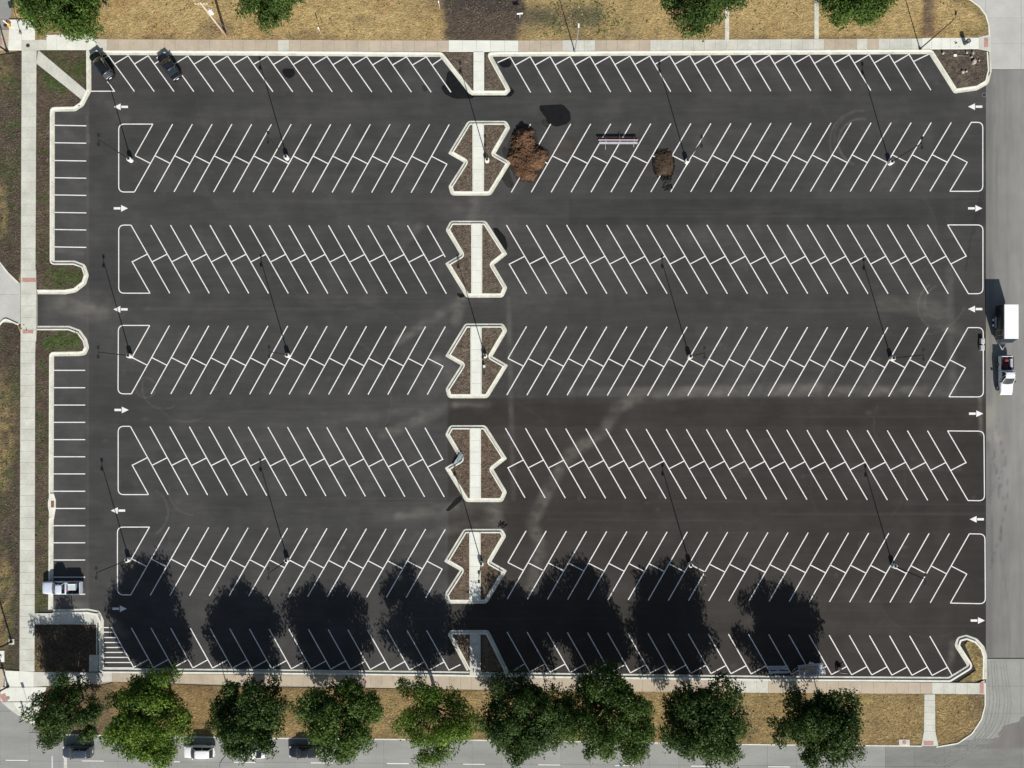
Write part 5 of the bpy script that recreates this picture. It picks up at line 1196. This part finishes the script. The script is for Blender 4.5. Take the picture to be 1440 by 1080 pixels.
for s in (1, -1): tube_obj('tongue_bar', [(-1.7, s * .6, .45), (-2.7, 0, .42)], .04, 'galvanised', t, 6)
for k in range(5):
    o = box_obj('timber', (0, 0, 0), (random.uniform(1.2, 1.9), .14, .07), 'pale_wood', None, .005, None); o.location = W(1133 + k * 1.3, 936.2 + k * .75, .56 + (k % 2) * .07); o.rotation_euler = (0, 0, .08 + .06 * k)
    tag(o, ('topmost', 'second from the top', 'middle', 'second from the bottom', 'bottommost')[k] + ' of five loose timber boards on the utility trailer', 'board', 'loose timber boards on the utility trailer')
t = thing('wheeled_tool', 'small black wheeled machine with a pinkish handle right of the utility trailer', 'push mower', W(1179, 940, 0), .1)
box_obj('engine', (0, .15, .35), (.55, .5, .34), 'black_plastic', t, .08); box_obj('deck', (0, .1, .2), (.85, .75, .12), 'black_debris', t, .04)
for x in (-.4, .4):
    for y in (-.25, .4):
        bm = bmesh.new(); add_tube(bm, [(x - .04, y, .14), (x + .04, y, .14)], [.14, .14], 12); put('wheel', bm_mesh('w', bm), 'tyre', t)
tube_obj('handle', [(-.2, -.3, .3), (.1, -.55, .6), (.95, -.55, .85)], .025, 'pinkish_metal', t, 6); tube_obj('handle', [(.2, -.2, .3), (.4, -.45, .6), (1.2, -.42, .85)], .025, 'black_plastic', t, 6)

# ------------------------------------------------------------------ loose growth and chips nobody could count
def inside(poly, x, y):
    c = np.zeros(len(x), bool); n = len(poly)
    for i in range(n):
        (ax, ay), (bx, by) = poly[i], poly[(i + 1) % n]
        c ^= ((ay > y) != (by > y)) & (x < (bx - ax) * (y - ay) / (by - ay + 1e-9) + ax)
    return c
def spikes(name, xs, ys_, z, rad, hgt, mat, seed, parent=None):
    rng = np.random.default_rng(seed); n = len(xs); a = rng.uniform(0, 6.28, n); R_ = rad * rng.uniform(.5, 1.5, n); Hh = hgt * rng.uniform(.5, 1.5, n)
    wx = (xs - 720) / PPM; wy = (540 - ys_) / PPM; V = np.zeros((n, 5, 3), np.float32)
    for k in range(4):
        rk = R_ * rng.uniform(.6, 1.4, n)
        V[:, k] = np.stack([wx + rk * np.cos(a + k * 1.571), wy + rk * np.sin(a + k * 1.571), np.full(n, z)], 1)
    V[:, 4] = np.stack([wx + rng.normal(0, .4, n) * R_, wy + rng.normal(0, .4, n) * R_, z + Hh], 1)
    i0 = np.arange(n) * 5; T = np.stack([np.stack([i0 + k, i0 + (k + 1) % 4, i0 + 4], 1) for k in range(4)], 1).reshape(-1, 3).astype(np.int32)
    me = bpy.data.meshes.new(name); me.vertices.add(n * 5); me.vertices.foreach_set('co', V.ravel()); me.loops.add(T.size); me.loops.foreach_set('vertex_index', T.ravel())
    me.polygons.add(len(T)); me.polygons.foreach_set('loop_start', np.arange(0, T.size, 3, dtype=np.int32)); me.polygons.foreach_set('loop_total', np.full(len(T), 3, np.int32)); me.update(calc_edges=True)
    o = put(name, me, mat, parent); o['kind'] = 'stuff'; return o
mat_surface('dry_tuft', (.30, .22, .10), rough=.95, vary=((.5, 5, .6, 1.35),), bmp=None, spec=.1)
mat_surface('green_weed', (.055, .085, .025), rough=.9, vary=((.8, 5, .6, 1.5),), bmp=None, spec=.1)
mat_surface('soil_clod', (.12, .093, .070), rough=.97, vary=((.8, 5, .6, 1.5),), bmp=None, spec=.1)
rg = np.random.default_rng(99)
def scatter(x0, y0, x1, y1, n, s, lo=.45, seed=5):
    x = rg.uniform(x0, x1, n * 3); y = rg.uniform(y0, y1, n * 3); m = vnoise(x, y, s, 4, seed) > lo; return x[m][:n], y[m][:n]
A = [scatter(140, -60, 618, 53, 2600, 20), scatter(770, -60, 1292, 52, 2800, 20), scatter(1316, 2, 1366, 50, 260, 14), scatter(190, 972, 1140, 1032, 2600, 20), scatter(1140, 978, 1294, 1044, 900, 16, .4), scatter(1318, 980, 1372, 1030, 420, 12, .4), scatter(1374, 912, 1382, 954, 60, 9)]
spikes('dry_grass', np.concatenate([a[0] for a in A]), np.concatenate([a[1] for a in A]), .085, .14, .05, 'dry_tuft', 1)
A = [scatter(60, 92, 120, 124, 330, 10, .5), scatter(62, 376, 112, 405, 260, 8, .45), scatter(60, 466, 112, 492, 420, 8, .45), scatter(52, 160, 68, 370, 260, 14, .5), scatter(52, 505, 67, 855, 500, 14, .5), scatter(2, 100, 28, 365, 300, 16, .52), scatter(2, 480, 27, 930, 500, 16, .52), scatter(750, 2, 880, 52, 300, 14, .5), scatter(140, -40, 1290, 52, 260, 30, .6)]
x = np.concatenate([a[0] for a in A]); y = np.concatenate([a[1] for a in A]); k = ~((x > 52) & (x < 125) & (y > 85) & (y < 150) & (np.abs((y - 80) - (x - 52) * .78) < 16)); spikes('weeds', x[k], y[k], .09, .13, .06, 'green_weed', 2)
X, Y = [], []
for poly, a, b in INNER:
    xs = [p[0] for p in poly]; ys_ = [p[1] for p in poly]; x = rg.uniform(min(xs), max(xs), 900); y = rg.uniform(min(ys_), max(ys_), 900)
    k = inside(poly, x, y) & ~((x > a) & (x < b)); X.append(x[k]); Y.append(y[k])
for (x0, y0, x1, y1, n, l) in ((53, 880, 134, 918, 500, .4), (53, 918, 122, 942, 250, .4), (1330, 75, 1386, 108, 260, .4), (52, 160, 68, 370, 300, .45), (52, 505, 67, 855, 500, .45), (2, 90, 28, 365, 500, .42), (2, 480, 27, 930, 800, .42), (628, 2, 732, 52, 500, .4)):
    x, y = scatter(x0, y0, x1, y1, n, 10, l, 8); X.append(x); Y.append(y)
spikes('mulch_chips', np.concatenate(X), np.concatenate(Y), .10, .10, .08, 'soil_clod', 3)
